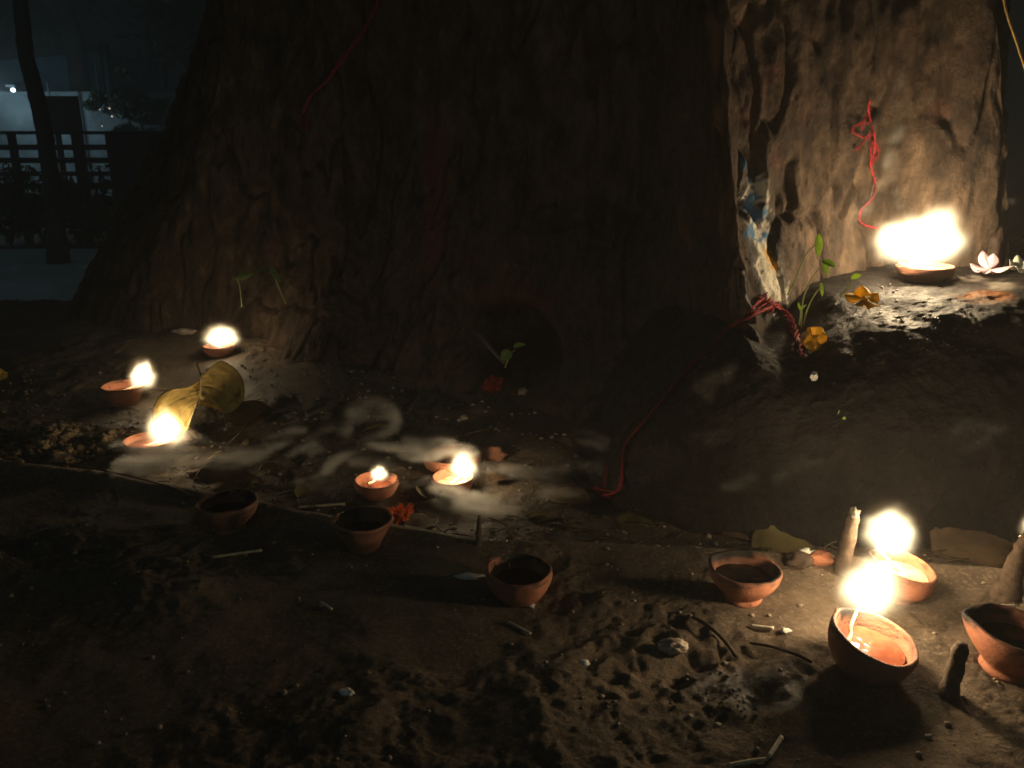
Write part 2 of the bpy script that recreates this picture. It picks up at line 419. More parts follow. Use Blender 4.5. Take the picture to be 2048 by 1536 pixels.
# ------------------------------------------------------------------ the great tree
ZL = [-.08, 0, .08, .16, .23, .32, .55, .80, 1.3, 2.2, 3.2]
CP = {  # control columns of the trunk, left round the front to the right, (x, y) per key height
 0: {0: (-.6, 3.4), 3.2: (-.5, 3.3)},
 1: {0: (-1.22, 2.6), .18: (-1.08, 2.6), .43: (-.92, 2.6), .7: (-.80, 2.6), 1.3: (-.74, 2.6), 3.2: (-.7, 2.6)},
 2: {0: (-1.08, 2.0), .18: (-.96, 2.02), .43: (-.81, 2.06), .7: (-.70, 2.1), 1.3: (-.64, 2.12), 3.2: (-.6, 2.15)},
 3: {0: (-.86, 1.74), .16: (-.78, 1.79), .32: (-.69, 1.83), .8: (-.56, 1.9), 3.2: (-.5, 2.0)},
 4: {0: (-.62, 1.73), .16: (-.58, 1.77), .32: (-.55, 1.80), .8: (-.48, 1.85), 3.2: (-.46, 1.9)},
 5: {-.08: (-.39, 1.44), 0: (-.385, 1.48), .08: (-.38, 1.56), .16: (-.365, 1.63), .32: (-.36, 1.68), .8: (-.33, 1.72), 3.2: (-.3, 1.8)},
 6: {0: (-.25, 1.50), .16: (-.23, 1.60), .32: (-.2, 1.66), .8: (-.2, 1.72), 3.2: (-.2, 1.8)},
 7: {-.08: (-.11, 1.26), 0: (-.11, 1.34), .08: (-.11, 1.40), .16: (-.11, 1.45), .32: (-.1, 1.52), .8: (-.08, 1.6), 3.2: (-.05, 1.65)},
 8: {-.08: (.02, 1.2), 0: (.02, 1.27), .08: (.02, 1.33), .16: (.02, 1.38), .32: (.02, 1.47), .8: (.02, 1.56), 3.2: (.03, 1.6)},
 9: {-.08: (.13, 1.12), 0: (.14, 1.18), .16: (.14, 1.31), .32: (.13, 1.41), .8: (.12, 1.5), 3.2: (.1, 1.55)},
 10: {0: (.245, 1.13), .16: (.245, 1.22), .32: (.235, 1.34), .55: (.21, 1.38), .8: (.19, 1.4), 3.2: (.17, 1.4)},
 11: {0: (.322, .955), .16: (.298, .975), .23: (.276, .995), .32: (.264, 1.02), .55: (.232, 1.04), .8: (.20, 1.06), 1.3: (.18, 1.1), 3.2: (.14, 1.2)},
 12: {0: (.36, 1.03), .16: (.335, 1.05), .23: (.315, 1.07), .32: (.302, 1.10), .55: (.272, 1.11), .8: (.26, 1.1), 3.2: (.22, 1.2)},
 13: {0: (.53, 1.19), .32: (.515, 1.195), .55: (.49, 1.20), .8: (.46, 1.21), 3.2: (.4, 1.25)},
 14: {0: (.70, 1.16), .32: (.68, 1.165), .55: (.625, 1.17), .8: (.57, 1.18), 3.2: (.5, 1.25)},
 15: {0: (.78, 1.28), .32: (.72, 1.28), .55: (.66, 1.27), .8: (.62, 1.28), 3.2: (.58, 1.35)},
 16: {0: (1.05, 1.9), 3.2: (.85, 1.9)},
 17: {0: (1.0, 2.8), 3.2: (.85, 2.8)},
 18: {0: (.3, 3.6), 3.2: (.25, 3.5)}}
dens = {0: 12, 1: 14, 2: 60, 3: 90, 4: 80, 5: 60, 6: 70, 7: 45, 8: 45, 9: 45, 10: 110, 11: 90, 12: 60, 13: 46, 14: 44, 15: 30, 16: 14, 17: 14, 18: 14}
zs = np.concatenate([np.arange(-.08, .85, .0042), np.arange(.85, 1.5, .02), np.arange(1.5, 3.25, .1)])
nc_ = len(CP); CPX = np.zeros((len(zs), nc_)); CPY = np.zeros((len(zs), nc_))
for k, d in CP.items():
    zz = sorted(d); CPX[:, k] = np.interp(zs, zz, [d[q][0] for q in zz]); CPY[:, k] = np.interp(zs, zz, [d[q][1] for q in zz])
ker = np.ones(13)/13
for k in range(nc_):
    for A in (CPX, CPY):
        nb = np.pad(A[:, k], 6, mode='edge'); A[:, k] = np.convolve(nb, ker, 'valid')
seg = []
for k in range(nc_):
    for t in np.arange(dens[k])/dens[k]: seg.append((k, t))
TX = np.zeros((len(zs), len(seg))); TY = TX.copy()
for c, (k, t) in enumerate(seg):
    a, b, d, e = (k-1) % nc_, k, (k+1) % nc_, (k+2) % nc_
    w_ = [.5*(-t+2*t*t-t**3), .5*(2-5*t*t+3*t**3), .5*(t+4*t*t-3*t**3), .5*(-t*t+t**3)]
    TX[:, c] = CPX[:, a]*w_[0]+CPX[:, b]*w_[1]+CPX[:, d]*w_[2]+CPX[:, e]*w_[3]
    TY[:, c] = CPY[:, a]*w_[0]+CPY[:, b]*w_[1]+CPY[:, d]*w_[2]+CPY[:, e]*w_[3]
TZ = np.repeat(zs[:, None], len(seg), 1)
dx = np.roll(TX, -1, 1)-np.roll(TX, 1, 1); dy = np.roll(TY, -1, 1)-np.roll(TY, 1, 1)
ln = np.sqrt(dx*dx+dy*dy)+1e-9; NX, NY = dy/ln, -dx/ln      # outward (front = -y)
rid = 1-2*np.abs(fbm(TX*13, TY*13, TZ*3.2, 5, 4))
nearr = 1-.75*np.exp(-(((TX-.30)/.10)**2+((TY-1.03)/.10)**2))
dsp = nearr*.030*fbm(TX*5.5, TY*5.5, TZ*2.6, 1, 3)+.010*nearr*(rid-.5)+.012*fbm(TX*34, TY*34, TZ*17, 6, 5, .62)
crk = np.clip(.10-np.abs(fbm(TX*17+2, TY*17, TZ*4.2, 15, 3)), 0, .1)*10
dsp = dsp-.014*crk
hole = np.exp(-(((TX+.012)/.062)**2+((TZ-.085)/.052)**2)**1.6)
dsp = dsp-.17*hole*(TY < 1.7)
TX2 = TX+NX*dsp; TY2 = TY+NY*dsp
nzf = fbm(TX*95, TY*95, TZ*60, 91, 4); nzg = fbm(TX*22, TY*22, TZ*18, 92, 3)
front = (TY < 1.5)
# limewash and paint are laid on below, once the bark surface exists
exl = np.interp(TZ, [.1, .16, .23, .32, .37, .42, .55], [.345, .332, .302, .278, .268, .255, .23])
wet_t = np.zeros_like(TX)
side = sstep(-.004, -.03, TX-exl)*front*(TX > .2)*(TZ < .5)
wet_t = np.maximum(wet_t, side*.8*sstep(-.3, .2, nzg+.1))
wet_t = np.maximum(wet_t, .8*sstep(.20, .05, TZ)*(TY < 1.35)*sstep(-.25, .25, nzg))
kum = sstep(.45, .75, np.exp(-(((TX+.14)/.035)**2+((TZ-.33)/.2)**2))+.4*nzf)*(TY < 1.8)*.7
kum = np.maximum(kum, .45*sstep(.5, .8, np.exp(-(((TX-.0)/.12)**2+((TZ-.15)/.05)**2))+.35*nzf)*(TY < 1.8))
kum = np.maximum(kum, .25*sstep(.35, .6, nzg)*front)
tree = empty('peepal_tree', (0, 2.3, 0)); tag(tree, 'huge old tree with furrowed dark bark and a flaking limewashed root edge above the lamps', 'tree')
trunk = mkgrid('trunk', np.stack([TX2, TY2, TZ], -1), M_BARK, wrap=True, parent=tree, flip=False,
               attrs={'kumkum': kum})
# oily root shelf in front of the buttress
mx = np.linspace(.085, 1.5, 400)
Hh = np.interp(mx, [.085, .13, .167, .223, .276, .31, .35, .41, .52, .64, .9, 1.2, 1.5], [-.03, .02, .085, .150, .190, .178, .188, .222, .236, .246, .25, .22, -.03])
yf = np.interp(mx, [.085, .13, .21, .37, .57, .8, 1.1, 1.5], [1.06, .955, .875, .85, .845, .86, .95, 1.2])
wd = np.interp(mx, [.085, .13, .25, .36, .6, 1.5], [.02, .05, .12, .15, .17, .17])
rows = []
for a in np.linspace(-.12, 1, 150):
    th = max(a, 0)*math.pi/2
    yy = yf+wd*(1-math.cos(th)**.75 if th < math.pi/2 else 1); z_ = Hh*(math.sin(th)**.8) + (a*.25 if a < 0 else 0)
    rows.append(np.stack([mx, yy, z_-.012*(a < 0)], -1))
for a in np.linspace(.012, .42, 60): rows.append(np.stack([mx, yf+wd+a, Hh+.012*a/.4], -1))
MP = np.array(rows); mxx, myy, mzz = MP[..., 0], MP[..., 1], MP[..., 2]
n1 = .022*fbm(mxx*8, myy*8, mzz*8, 61, 3)+.010*fbm(mxx*30, myy*30, mzz*30, 62, 5, .62)+.0018*fbm(mxx*120, myy*120, mzz*120, 63, 2)
MP[..., 1] -= n1*.8; MP[..., 2] += n1*.55
och_m = .85*sstep(.3, .95, np.exp(-(((mxx-.565)/.038)**2+((myy-.985)/.03)**2))+.6*fbm(mxx*70, myy*70, mzz*70, 64, 4, .65))*(mzz > .17)
ash_m = .8*sstep(.15, .5, fbm(mxx*30, myy*30, mzz*30, 65, 3))*sstep(.19, .24, mzz)*sstep(.5, .6, mxx)
mound = mkgrid('root', MP, M_ROOT, parent=tree, attrs={'ochre': och_m, 'ash': ash_m})
mound['label'] = 'glossy black oil-soaked root shelf'

# flaking limewash, blue and yellow daubs down the sharp edge of the buttress
_bt = BVHTree.FromPolygons([v.co[:] for v in trunk.data.vertices], [tuple(p.vertices) for p in trunk.data.polygons])
def on_bark(u, v):
    q = _bt.ray_cast(Vector((0, 0, CAM_H)), Vector(ray(u, v)).normalized())[0]; return np.array(q)
TP = np.stack([TX2, TY2, TZ], -1)
def near(pts):
    best = np.full(TX.shape, 9.)
    P = [on_bark(*p) for p in pts]
    for a, b in zip(P[:-1], P[1:]):
        ab = b-a; t = np.clip(((TP-a)@ab)/max(ab@ab, 1e-9), 0, 1); best = np.minimum(best, np.linalg.norm(TP-a-t[..., None]*ab, axis=-1))
    return best
fine = fbm(TX*150, TY*150, TZ*110, 93, 4, .65); mid = fbm(TX*55, TY*55, TZ*40, 94, 4, .6)
dw = near([(1500, 375), (1506, 420), (1516, 470), (1530, 520), (1543, 560), (1556, 600), (1568, 650), (1584, 705)])
core_w = near([(1512, 440), (1532, 510), (1548, 560), (1556, 590)])
white = sstep(.05, .16, mid*.9+fine*.8+(.017-dw)*22)*sstep(.030, .018, dw)
white = np.maximum(white, sstep(-.05, .1, (.016-core_w)*30+mid*.6+fine*.4-.05))
wet_t = np.maximum(wet_t, .9*sstep(.034, .02, dw)*(1-white))
blue = np.zeros_like(TX)
for pts, rr_ in (([(1494, 414), (1520, 430)], .0085), ([(1504, 425), (1510, 440)], .008), ([(1508, 466), (1532, 474)], .0065), ([(1488, 330), (1500, 352)], .007)):
    blue = np.maximum(blue, sstep(-.05, .12, (rr_-near(pts))*45+mid*1.0+fine*.7))
och = sstep(-.05, .12, (.007-near([(1538, 490), (1546, 525)]))*45+mid*.9+fine*.6)
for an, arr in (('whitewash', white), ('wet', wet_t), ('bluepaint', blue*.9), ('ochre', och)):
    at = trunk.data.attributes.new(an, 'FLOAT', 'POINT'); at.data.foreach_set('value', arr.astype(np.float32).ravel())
# surface height of the root shelf
def shelf_z(x, y):
    d = (MP[..., 0]-x)**2+(MP[..., 1]-y)**2
    d = np.where(MP[..., 2] > -.02, d, 9); i = np.argmin(d); return float(MP[..., 2].ravel()[i])
from mathutils.bvhtree import BVHTree
def bvh(o):
    return BVHTree.FromPolygons([v.co[:] for v in o.data.vertices], [tuple(p.vertices) for p in o.data.polygons])
BV = [bvh(trunk), bvh(mound), bvh(ground)]
def hit(u, v, off=.003):
    """point on the scenery along a sight line; used to lay threads and leaves onto the bark"""
    d = Vector(ray(u, v)).normalized(); o = Vector((0, 0, CAM_H)); best = None
    for b in BV:
        q, n, i, t = b.ray_cast(o, d)
        if q is not None and (best is None or t < best[0]): best = (t, q, n)
    t, q, n = best
    if n.dot(d) > 0: n = -n
    return q+n*off
def drop(x, y, z=.6):
    best = -9
    for b in BV:
        q, n, i, t = b.ray_cast(Vector((x, y, z)), Vector((0, 0, -1)))
        if q is not None: best = max(best, q.z)
    return best

# ------------------------------------------------------------------ clay lamps
STY = {
 'foot': [(.50, 0), (.54, .10), (.50, .20), (.66, .34), (.90, .60), (1.0, .84), (1.0, .95), (.965, 1.0), (.90, .99), (.86, .90), (.74, .55), (.45, .28), (0, .22)],
 'cup': [(.66, 0), (.70, .05), (.78, .30), (.88, .62), (.95, .86), (1.0, .95), (.98, 1.0), (.90, .99), (.86, .85), (.74, .5), (.5, .22), (0, .18)],
 'cone': [(.46, 0), (.50, .06), (.56, .20), (.72, .48), (.90, .80), (1.0, .93), (1.0, .99), (.96, 1.02), (.90, .98), (.80, .72), (.58, .36), (.3, .2), (0, .17)],
 'bowl': [(.42, 0), (.52, .06), (.74, .26), (.92, .55), (1.0, .82), (.995, .95), (.96, 1.0), (.90, .985), (.875, .85), (.76, .52), (.46, .26), (0, .2)],
 'flat': [(.62, 0), (.68, .04), (.72, .18), (.95, .40), (1.0, .62), (1.0, .92), (.965, 1.0), (.89, .99), (.87, .82), (.76, .5), (.5, .34), (0, .3)]}
def lamp(label, u, v, wpx, H, style='foot', tilt=(0, 0), spout=None, lit=None, oil=None, mat=None, seed=0, group='clay oil lamps', base=None, wick=None, sink=.003):
    if not lit and wick is None: wick = False
    """u, v centre of the mouth, wpx width in photo pixels; lit=(du, dv, w, h, power) flame centre offset"""
    if base is None:
        p = on_ground(u, v, H)
    else: p = Vector(base)
    depth = p.y*math.cos(PITCH)+(CAM_H-p.z-H)*math.sin(PITCH)
    R = wpx/2*depth/FPX
    e = empty('clay_lamp', (p.x, p.y, p.z-sink), (tilt[0], tilt[1], 0)); tag(e, label, 'oil lamp', group)
    prof = spline([(r, z, 0) for r, z in STY[style]], 46); n = 72
    V = np.zeros((len(prof), n, 3)); soot_shade = np.zeros((len(prof), n)); sa = spout if spout is not None else 1.2
    ss = .16 if spout is not None else .03
    AA = np.arange(n)/n*2*math.pi; II = np.arange(len(prof))[:, None]*.16
    NZ = fbm(np.cos(AA)[None, :]*3.2+0*II, np.sin(AA)[None, :]*3.2+0*II, II+seed*5.1, 200+seed, 4, .6)*2
    for i, q in enumerate(prof):
        for k in range(n):
            t = 2*math.pi*k/n
            wob = 1+.022*math.sin(2*t+seed)+.014*math.sin(3*t+seed*2)+.008*math.sin(7*t+seed)+.012*NZ[i, k]
            dA = (t-sa+math.pi) % (2*math.pi)-math.pi
            zz = max(q.y, 0); pin = math.exp(-(dA/.36)**2)*zz**2
            r = max(q.x, 0)*R*wob*(1+ss*pin)
            V[i, k] = (r*math.cos(t), r*math.sin(t), H*zz*(1+.02*math.sin(2*t+seed*1.7))-pin*H*.10*(spout is not None))
            ins = i > len(prof)*.55
            soot_shade[i, k] = max(0, min(1, .95*math.exp(-(dA/.55)**2)*zz**3*(1.1+NZ[i, k])+(.6 if (ins and not lit) else 0)*(.7+.4*math.sin(3*t+seed))+max(0, .35+.9*NZ[i, k])*.55*(zz > .86)))  # spout and rim soot, plus shade painted inside unlit bowls
    M4 = wm(e)
    def loc(A): return (A.reshape(-1, 3)@np.array(M4.to_3x3()).T+np.array(M4.translation)).reshape(A.shape)
    bw = mkgrid('bowl', loc(V), mat or M_CLAY, wrap=True, parent=e, attrs={'soot_shade': soot_shade})
    bw.data.flip_normals() if False else None
    if oil:
        m_, lv = oil
        # liquid lies level inside the tilted bowl
        rin = R*(.86*lv**.42); nn = 48; c0 = M4@Vector((0, 0, H*(.18+.62*lv)))
        pts = [c0]; F = []
        for ring in range(1, 9):
            for k in range(nn):
                t = 2*math.pi*k/nn; rr = rin*ring/8
                q = M4@Vector((rr*math.cos(t), rr*math.sin(t), H*(.18+.62*lv)))
                q.z = q.z*.5+c0.z*.5+.0006*float(vn(q.x*200, q.y*200, 0, seed)); pts.append(q)
        F += [(0, 1+k, 1+(k+1) % nn) for k in range(nn)]
        for ring in range(7):
            F += [(1+ring*nn+k, 1+(ring+1)*nn+k, 1+(ring+1)*nn+(k+1) % nn, 1+ring*nn+(k+1) % nn) for k in range(nn)]
        mk('oil', pts, F, m_, e)
    if wick is not False:
        a = M4@Vector((-.35*R*math.cos(sa), -.35*R*math.sin(sa), H*.62)); b = M4@Vector((.86*R*math.cos(sa), .86*R*math.sin(sa), H*1.0)); c = M4@Vector((1.02*R*math.cos(sa), 1.02*R*math.sin(sa), H*1.14))
        if wick: a, b, c = [ony(px, py, p.y+dy_) for px, py, dy_ in wick]
        w_ = MB(); cr = spline([a, (a+b)/2+Vector((0.002, 0.001, -.001)), b, c], 24); w_.tube(cr, lambda t: .0019*(1-.35*t), 8, .12); w_.build('wick', M_WICK if lit else M_BURN, e)
    if lit:
        for q in (lit if isinstance(lit[0], tuple) else (lit,)):
            du, dv, fw, fh, pw, dyy = q
            c = ony(u+du, v+dv, p.y+dyy); k = (c-Vector((0, 0, CAM_H))).length/FPX
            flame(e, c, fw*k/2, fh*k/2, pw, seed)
    return e
def flame(e, c, rw, rh, power, seed=0, lean=0.0):
    # luminous gas core inside an added soft halo imitating lens bloom
    n, m = 20, 24; V = np.zeros((m+1, n, 3))
    for i in range(m+1):
        a_ = math.pi*i/m; z = -math.cos(a_); r = math.sin(a_)
        for k in range(n):
            a = 2*math.pi*k/n; V[i, k] = (r*math.cos(a), r*math.sin(a), z)
    sx_, sz_ = rw*2.0, rh*2.0
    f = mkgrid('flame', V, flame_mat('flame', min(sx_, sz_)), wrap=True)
    f.location = c; f.scale = (sx_, min(sx_, sz_), sz_); par(f, e)
    ld = bpy.data.lights.new('flame_light', 'POINT'); ld.energy = power; ld.color = (1.0, .74, .44); ld.shadow_soft_size = max(.004, rw*.5)
    lo = bpy.data.objects.new('flame_light', ld); COL.objects.link(lo); lo.location = c; par(lo, e)
    return f
PW = 1.0
lamp('small clay lamp burning at the foot of the trunk, farthest back on the left', 438, 686, 62, .024, 'bowl', spout=2.6, lit=(4, -14, 48, 34, .20, -.01), oil=(M_OIL, .8), seed=1)
lamp('straight sided clay lamp with flame at its right rim, beside the yellow leaf', 244, 768, 80, .032, 'cup', spout=.5, lit=(42, -20, 34, 42, .10, 0), oil=(M_OIL, .7), seed=2)
lamp('burning clay lamp just in front of the large yellow heart shaped leaf', 297, 884, 100, .028, 'bowl', spout=.6, lit=(36, -26, 56, 62, .26, .005), oil=(M_OIL, .85), seed=3)
lamp('small clay lamp with a tiny flame in its middle, inside the smoke', 752, 954, 90, .026, 'bowl', spout=1.2, lit=(6, -8, 26, 24, .05, .0), oil=(M_OIL, .7), seed=4, wick=((735, 968, -.01), (750, 958, 0), (757, 948, 0)))
lamp('clay lamp glowing white inside with its flame at the back right rim', 906, 948, 86, .026, 'bowl', spout=.9, lit=(20, -16, 44, 42, .22, .0), oil=(M_OILW, .7), seed=5)
lamp('unlit reddish clay lamp behind the brightly glowing one', 905, 908, 116, .024, 'flat', seed=6, wick=False, mat=M_CLAY)
lamp('unlit dark clay lamp on the lip of the platform, leftmost of the unlit ones', 452, 997, 116, .036, 'foot', seed=7, oil=(M_OILD, .75), mat=M_CLAY2)
lamp('unlit deep clay lamp beside the orange marigold', 725, 1032, 118, .036, 'cone', seed=8, oil=(M_OILD, .7), spout=2.3, mat=M_CLAY2)
lamp('unlit rounded clay lamp alone on dark mud in the middle', 1038, 1132, 133, .034, 'bowl', seed=9, oil=(M_OILD, .72), wick=((1018, 1152, .012), (1018, 1138, .012), (1017, 1126, .012)))
lamp('unlit orange clay lamp with narrow foot, left of the brown incense stick', 1491, 1128, 142, .035, 'foot', seed=10, oil=(M_OILD, .8), spout=2.2)
lamp('burning clay lamp full of pale ghee behind the front lamp', 1796, 1121, 127, .034, 'flat', tilt=(.06, .17), spout=2.3, lit=(-16, -57, 66, 72, .56, .012), oil=(M_OILW, .85), seed=11)
lamp('largest burning clay lamp with amber oil, tilted in the front right', 1727, 1256, 176, .038, 'bowl', tilt=(.10, .24), spout=1.9, lit=(18, -84, 84, 90, .70, .030), oil=(M_OIL, .8), seed=12, mat=M_CLAY2,
     wick=((1692, 1290, -.005), (1702, 1250, .012), (1722, 1205, .03)))
lamp('unlit orange clay lamp cut by the right edge with a matchstick on its rim', 2026, 1250, 185, .042, 'foot', tilt=(.04, .16), spout=2.5, oil=(M_OILD, .82), seed=14)
lamp('burning clay lamp mostly past the right edge behind the ash tipped cone', 2098, 1092, 104, .034, 'foot', spout=2.4, lit=(-26, -40, 30, 40, .25, .0), oil=(M_OILW, .8), seed=15)
sx, sy = .548, 1.10; sz = drop(sx, sy, .5)
shelf_lamp = lamp('shallow clay lamp with two merged blazing flames on the black root shelf', 1845, 520, 104, .020, 'flat', base=(sx, sy, sz), spout=2.9, oil=(M_OILW, .85), seed=13, sink=.0015, mat=M_CLAY2,
     lit=((-40, -42, 76, 66, .95, -.012), (28, -50, 74, 78, 1.0, -.008), (-4, -40, 84, 64, .4, -.01)))

# ------------------------------------------------------------------ incense cones and sticks
def cone(label, u, v, hpx, wpx, ash=None, lean=0, top=.35, seed=0, cat='incense'):
    p = on_ground(u, v); k = (Vector((0, 0, CAM_H))-p).length/FPX; h = hpx*k*1.02; r = wpx*k/2
    e = empty('incense_cone', p); tag(e, label, cat, 'burnt incense cones')
    b = MB(); tp = p+Vector((lean*k, 0, h))
    b.tube(spline([p-Vector((0, 0, .004)), p*.7+tp*.3, p*.3+tp*.7, tp], 22), lambda t: r*(1-(1-top)*t**.8)*(1+.07*math.sin(t*19+seed))*(1 if t < .93 else .8), 16, .05); b.build('stick', M_CHAR, e)
    if ash:
        b = MB(); q = tp-Vector((0, 0, ash*h*.25)); b.chunk(q, r*top*.85, seed, (1, 1, 1.3+ash*3), .45, 3, 2.2); b.build('ash_tip', M_ASH, e)
    return e
cone('tall brown incense column with pale ash down its side, left of the burning lamps', 1683, 1143, 114, 34, ash=.10, lean=9, top=.62, seed=3)
cone('dark pointed incense cone with an ash tip near the right edge', 2011, 1190, 112, 54, ash=.3, lean=14, top=.22, seed=4)
cone('short rounded incense stub casting a shadow in front of the right lamps', 1896, 1390, 98, 32, lean=8, top=.75, seed=5)
cone('thin burnt incense stub standing on the lip in the middle', 957, 1088, 58, 14, ash=.15, lean=2, top=.5, seed=6)
e = empty('incense_stick', hit(228, 1000)); tag(e, 'thin incense stick with a glowing orange tip at the left', 'incense')
tipp = ony(218, 957, .99); bb = on_ground(238, 1000)
b = MB(); b.tube([bb, tipp*.5+bb*.5, tipp], .0012, 8); b.build('stick', M_TWIG, e)
b = MB(); b.chunk(tipp, .0026, 1, (1, 1, 1.3), .2); b.build('ember', M_EMBER, e)

# ------------------------------------------------------------------ small sticks
def stick(name, label, cat, a, b, r=.0014, mat=M_STRAW, lift=.002, bend=.0003, group=None, jit=.1, pts=None):
    if pts is None:
        A = hit(*a, off=lift); B = hit(*b, off=lift); m_ = (A+B)/2+Vector((0, 0, bend)); P = spline([A, m_, B], 14)
    else: P = spline(pts, 26)
    m = MB(); m.tube(P, r, 8, jit); return tag(m.build(name, mat), label, cat, group)
stick('straw', 'long pale straw lying behind the deep unlit lamp', 'straw', (598, 1018), (690, 1010), .0017)
stick('straw', 'faint straw lying on dark mud at the left', 'straw', (425, 1118), (525, 1104), .0015)
stick('matchstick', 'thin matchstick below the lone unlit lamp in the middle', 'matchstick', (1016, 1247), (1062, 1272), .0012, M_MATCH)
stick('matchstick', 'lit matchstick on brown mud in front of the orange lamp', 'matchstick', (1502, 1256), (1547, 1261), .0016, M_MATCH, lift=.003, bend=0)
stick('matchstick', 'white matchstick pointing up at the bottom edge', 'matchstick', (1540, 1522), (1562, 1480), .0018, M_MATCH, bend=0, lift=.004)
stick('straw', 'flat pale straw along the bottom edge', 'straw', (1455, 1534), (1536, 1522), .0014)
stick('matchstick', 'tiny broken matchstick on the dark mud at centre left', 'matchstick', (642, 1208), (664, 1222), .0012, M_MATCH)
L0 = ony(1968, 1210, .655); L1 = ony(2028, 1212, .66)
stick('matchstick', 'matchstick resting across the rim of the right edge lamp', 'matchstick', 0, 0, .0015, M_MATCH, pts=[L0, (L0+L1)/2, L1])
stick('twig', 'curved dark twig on churned mud left of the front lamp', 'twig', 0, 0, .0014, M_TWIG, pts=[hit(1500, 1290), hit(1540, 1300, .006), hit(1590, 1318, .006), hit(1622, 1330)])
stick('twig', 'long dark twig half sunk in mud below the orange lamp', 'twig', 0, 0, .0018, M_TWIG, pts=[hit(1385, 1238), hit(1420, 1262, .005), hit(1450, 1290, .005), hit(1475, 1318)])
stick('twig', 'fine dry twig against the bark left of the back lamp', 'twig', 0, 0, .0009, M_LEAFB, pts=[hit(225, 575), hit(255, 602, .004), hit(300, 640, .004), hit(345, 672)])
stick('twig', 'thin stem lying right of the straight sided lamp', 'twig', (295, 779), (345, 784), .0010, M_LEAFB)
stick('twig', 'wispy root fibre running along the lip of the platform', 'twig', 0, 0, .0011, M_STRAW, pts=[hit(790, 1058, .003), hit(850, 1066, .003), hit(910, 1078, .003), hit(950, 1083, .003)])
stick('twig', 'pale twig in front of the smoking incense at the left', 'twig', 0, 0, .0011, M_LEAFB, pts=[hit(60, 902, .004), hit(130, 930, .004), hit(200, 945, .004), hit(330, 975, .004), hit(395, 1000, .003)])
stick('twig', 'dark root stub leaning out of the hollow', 'twig', 0, 0, .004, M_DTREE, pts=[ony(958, 668, 1.36), ony(985, 700, 1.33), ony(1010, 725, 1.30)])

# ------------------------------------------------------------------ leaves
# large yellow heart leaf standing behind the front left lamp
e = empty('yellow_leaf', on_ground(385, 845)); tag(e, 'large yellow heart shaped leaf standing on edge behind a burning lamp', 'leaf')
Yl = 1.12
st = ony(403, 760, Yl); tp = ony(372, 858, Yl-.03)
def lobe(pts, dyf, seed, nu=70, ns=46):
    """half blade between the midrib and its outline, at the leaf's own distance and size"""
    mid_ = spline([Vector((a, b, 0)) for a, b in pts[0]], nu); out = spline([Vector((a, b, 0)) for a, b in pts[1]], nu)
    P = np.zeros((nu, ns, 3)); vein = np.zeros((nu, ns)); spot = np.zeros((nu, ns))
    for i in range(nu):
        for j in range(ns):
            s_ = j/(ns-1); u_ = i/(nu-1); q = mid_[i]*(1-s_)+out[i]*s_
            P[i, j] = ony(q.x, q.y, Yl+dyf(u_, s_)+.0015*float(fbm(u_*7, s_*5, seed, seed, 3)))[:]
            w_ = (u_*4.6-s_*1.15+.25*s_*s_) % 1.0; vein[i, j] = math.exp(-((w_-.5)/.035)**2)*(1-.5*s_)+.6*math.exp(-(s_/.02)**2)
            spot[i, j] = max(0, float(fbm(u_*7, s_*6, seed, 300+seed, 4, .6))*1.6-.25)+.8*max(0, s_-.96)/.04
    P[..., 1] += .0009*vein
    return P, vein, spot
def leafy_mat():
    k = NT('mottled_leaf'); c = k.ramp(k.noise(30, 6, .65), [(.3, (.36, .25, .065)), (.6, (.56, .42, .13))])
    c = k.mix(k.attr('spot').outputs['Fac'], c, (.10, .05, .02)); c = k.mix(k.attr('vein').outputs['Fac'], c, (.70, .58, .26))
    k.l(c, k.b.inputs['Base Color']); k.b.inputs['Roughness'].default_value = .75; k.b.inputs['Specular IOR Level'].default_value = .15
    tr = k.n('ShaderNodeBsdfTranslucent'); k.l(c, tr.inputs[0]); mx_ = k.n('ShaderNodeMixShader'); mx_.inputs[0].default_value = .4
    k.l(k.b.outputs[0], mx_.inputs[1]); k.l(tr.outputs[0], mx_.inputs[2]); k.l(mx_.outputs[0], k.out.inputs[0])
    k.bump(k.noise(120, 5, .7), .5, .001); return k.m
M_LY = leafy_mat()
for lb in (lobe(([(403, 755), (402, 772), (400, 790), (397, 808)], [(405, 750), (440, 722), (478, 745), (490, 785), (478, 813), (452, 828), (426, 816), (397, 810)]), lambda u_, s_: -.016*s_-.008*u_, 3),
           lobe(([(403, 757), (401, 785), (392, 812), (378, 850)], [(398, 762), (372, 776), (335, 780), (310, 805), (305, 840), (318, 872), (350, 880), (378, 856)]), lambda u_, s_: -.004*s_-.008*u_+.003*math.sin(5*s_), 5)):
    o = mkgrid('blade', lb[0], M_LY, parent=e, attrs={'vein': np.clip(lb[1], 0, 1)*.7, 'spot': np.clip(lb[2], 0, 1)})
    md = o.modifiers.new('thick', 'SOLIDIFY'); md.thickness = .0004
b = MB(); b.tube(spline([ony(390, 722, Yl+.0), ony(398, 742, Yl-.002), ony(403, 760, Yl-.002), ony(401, 785, Yl-.003), ony(392, 812, Yl-.008), ony(378, 850, Yl-.012)], 30), lambda t: .0017*(1-.6*t), 8, .08); b.build('stalk', M_STRAW, e)
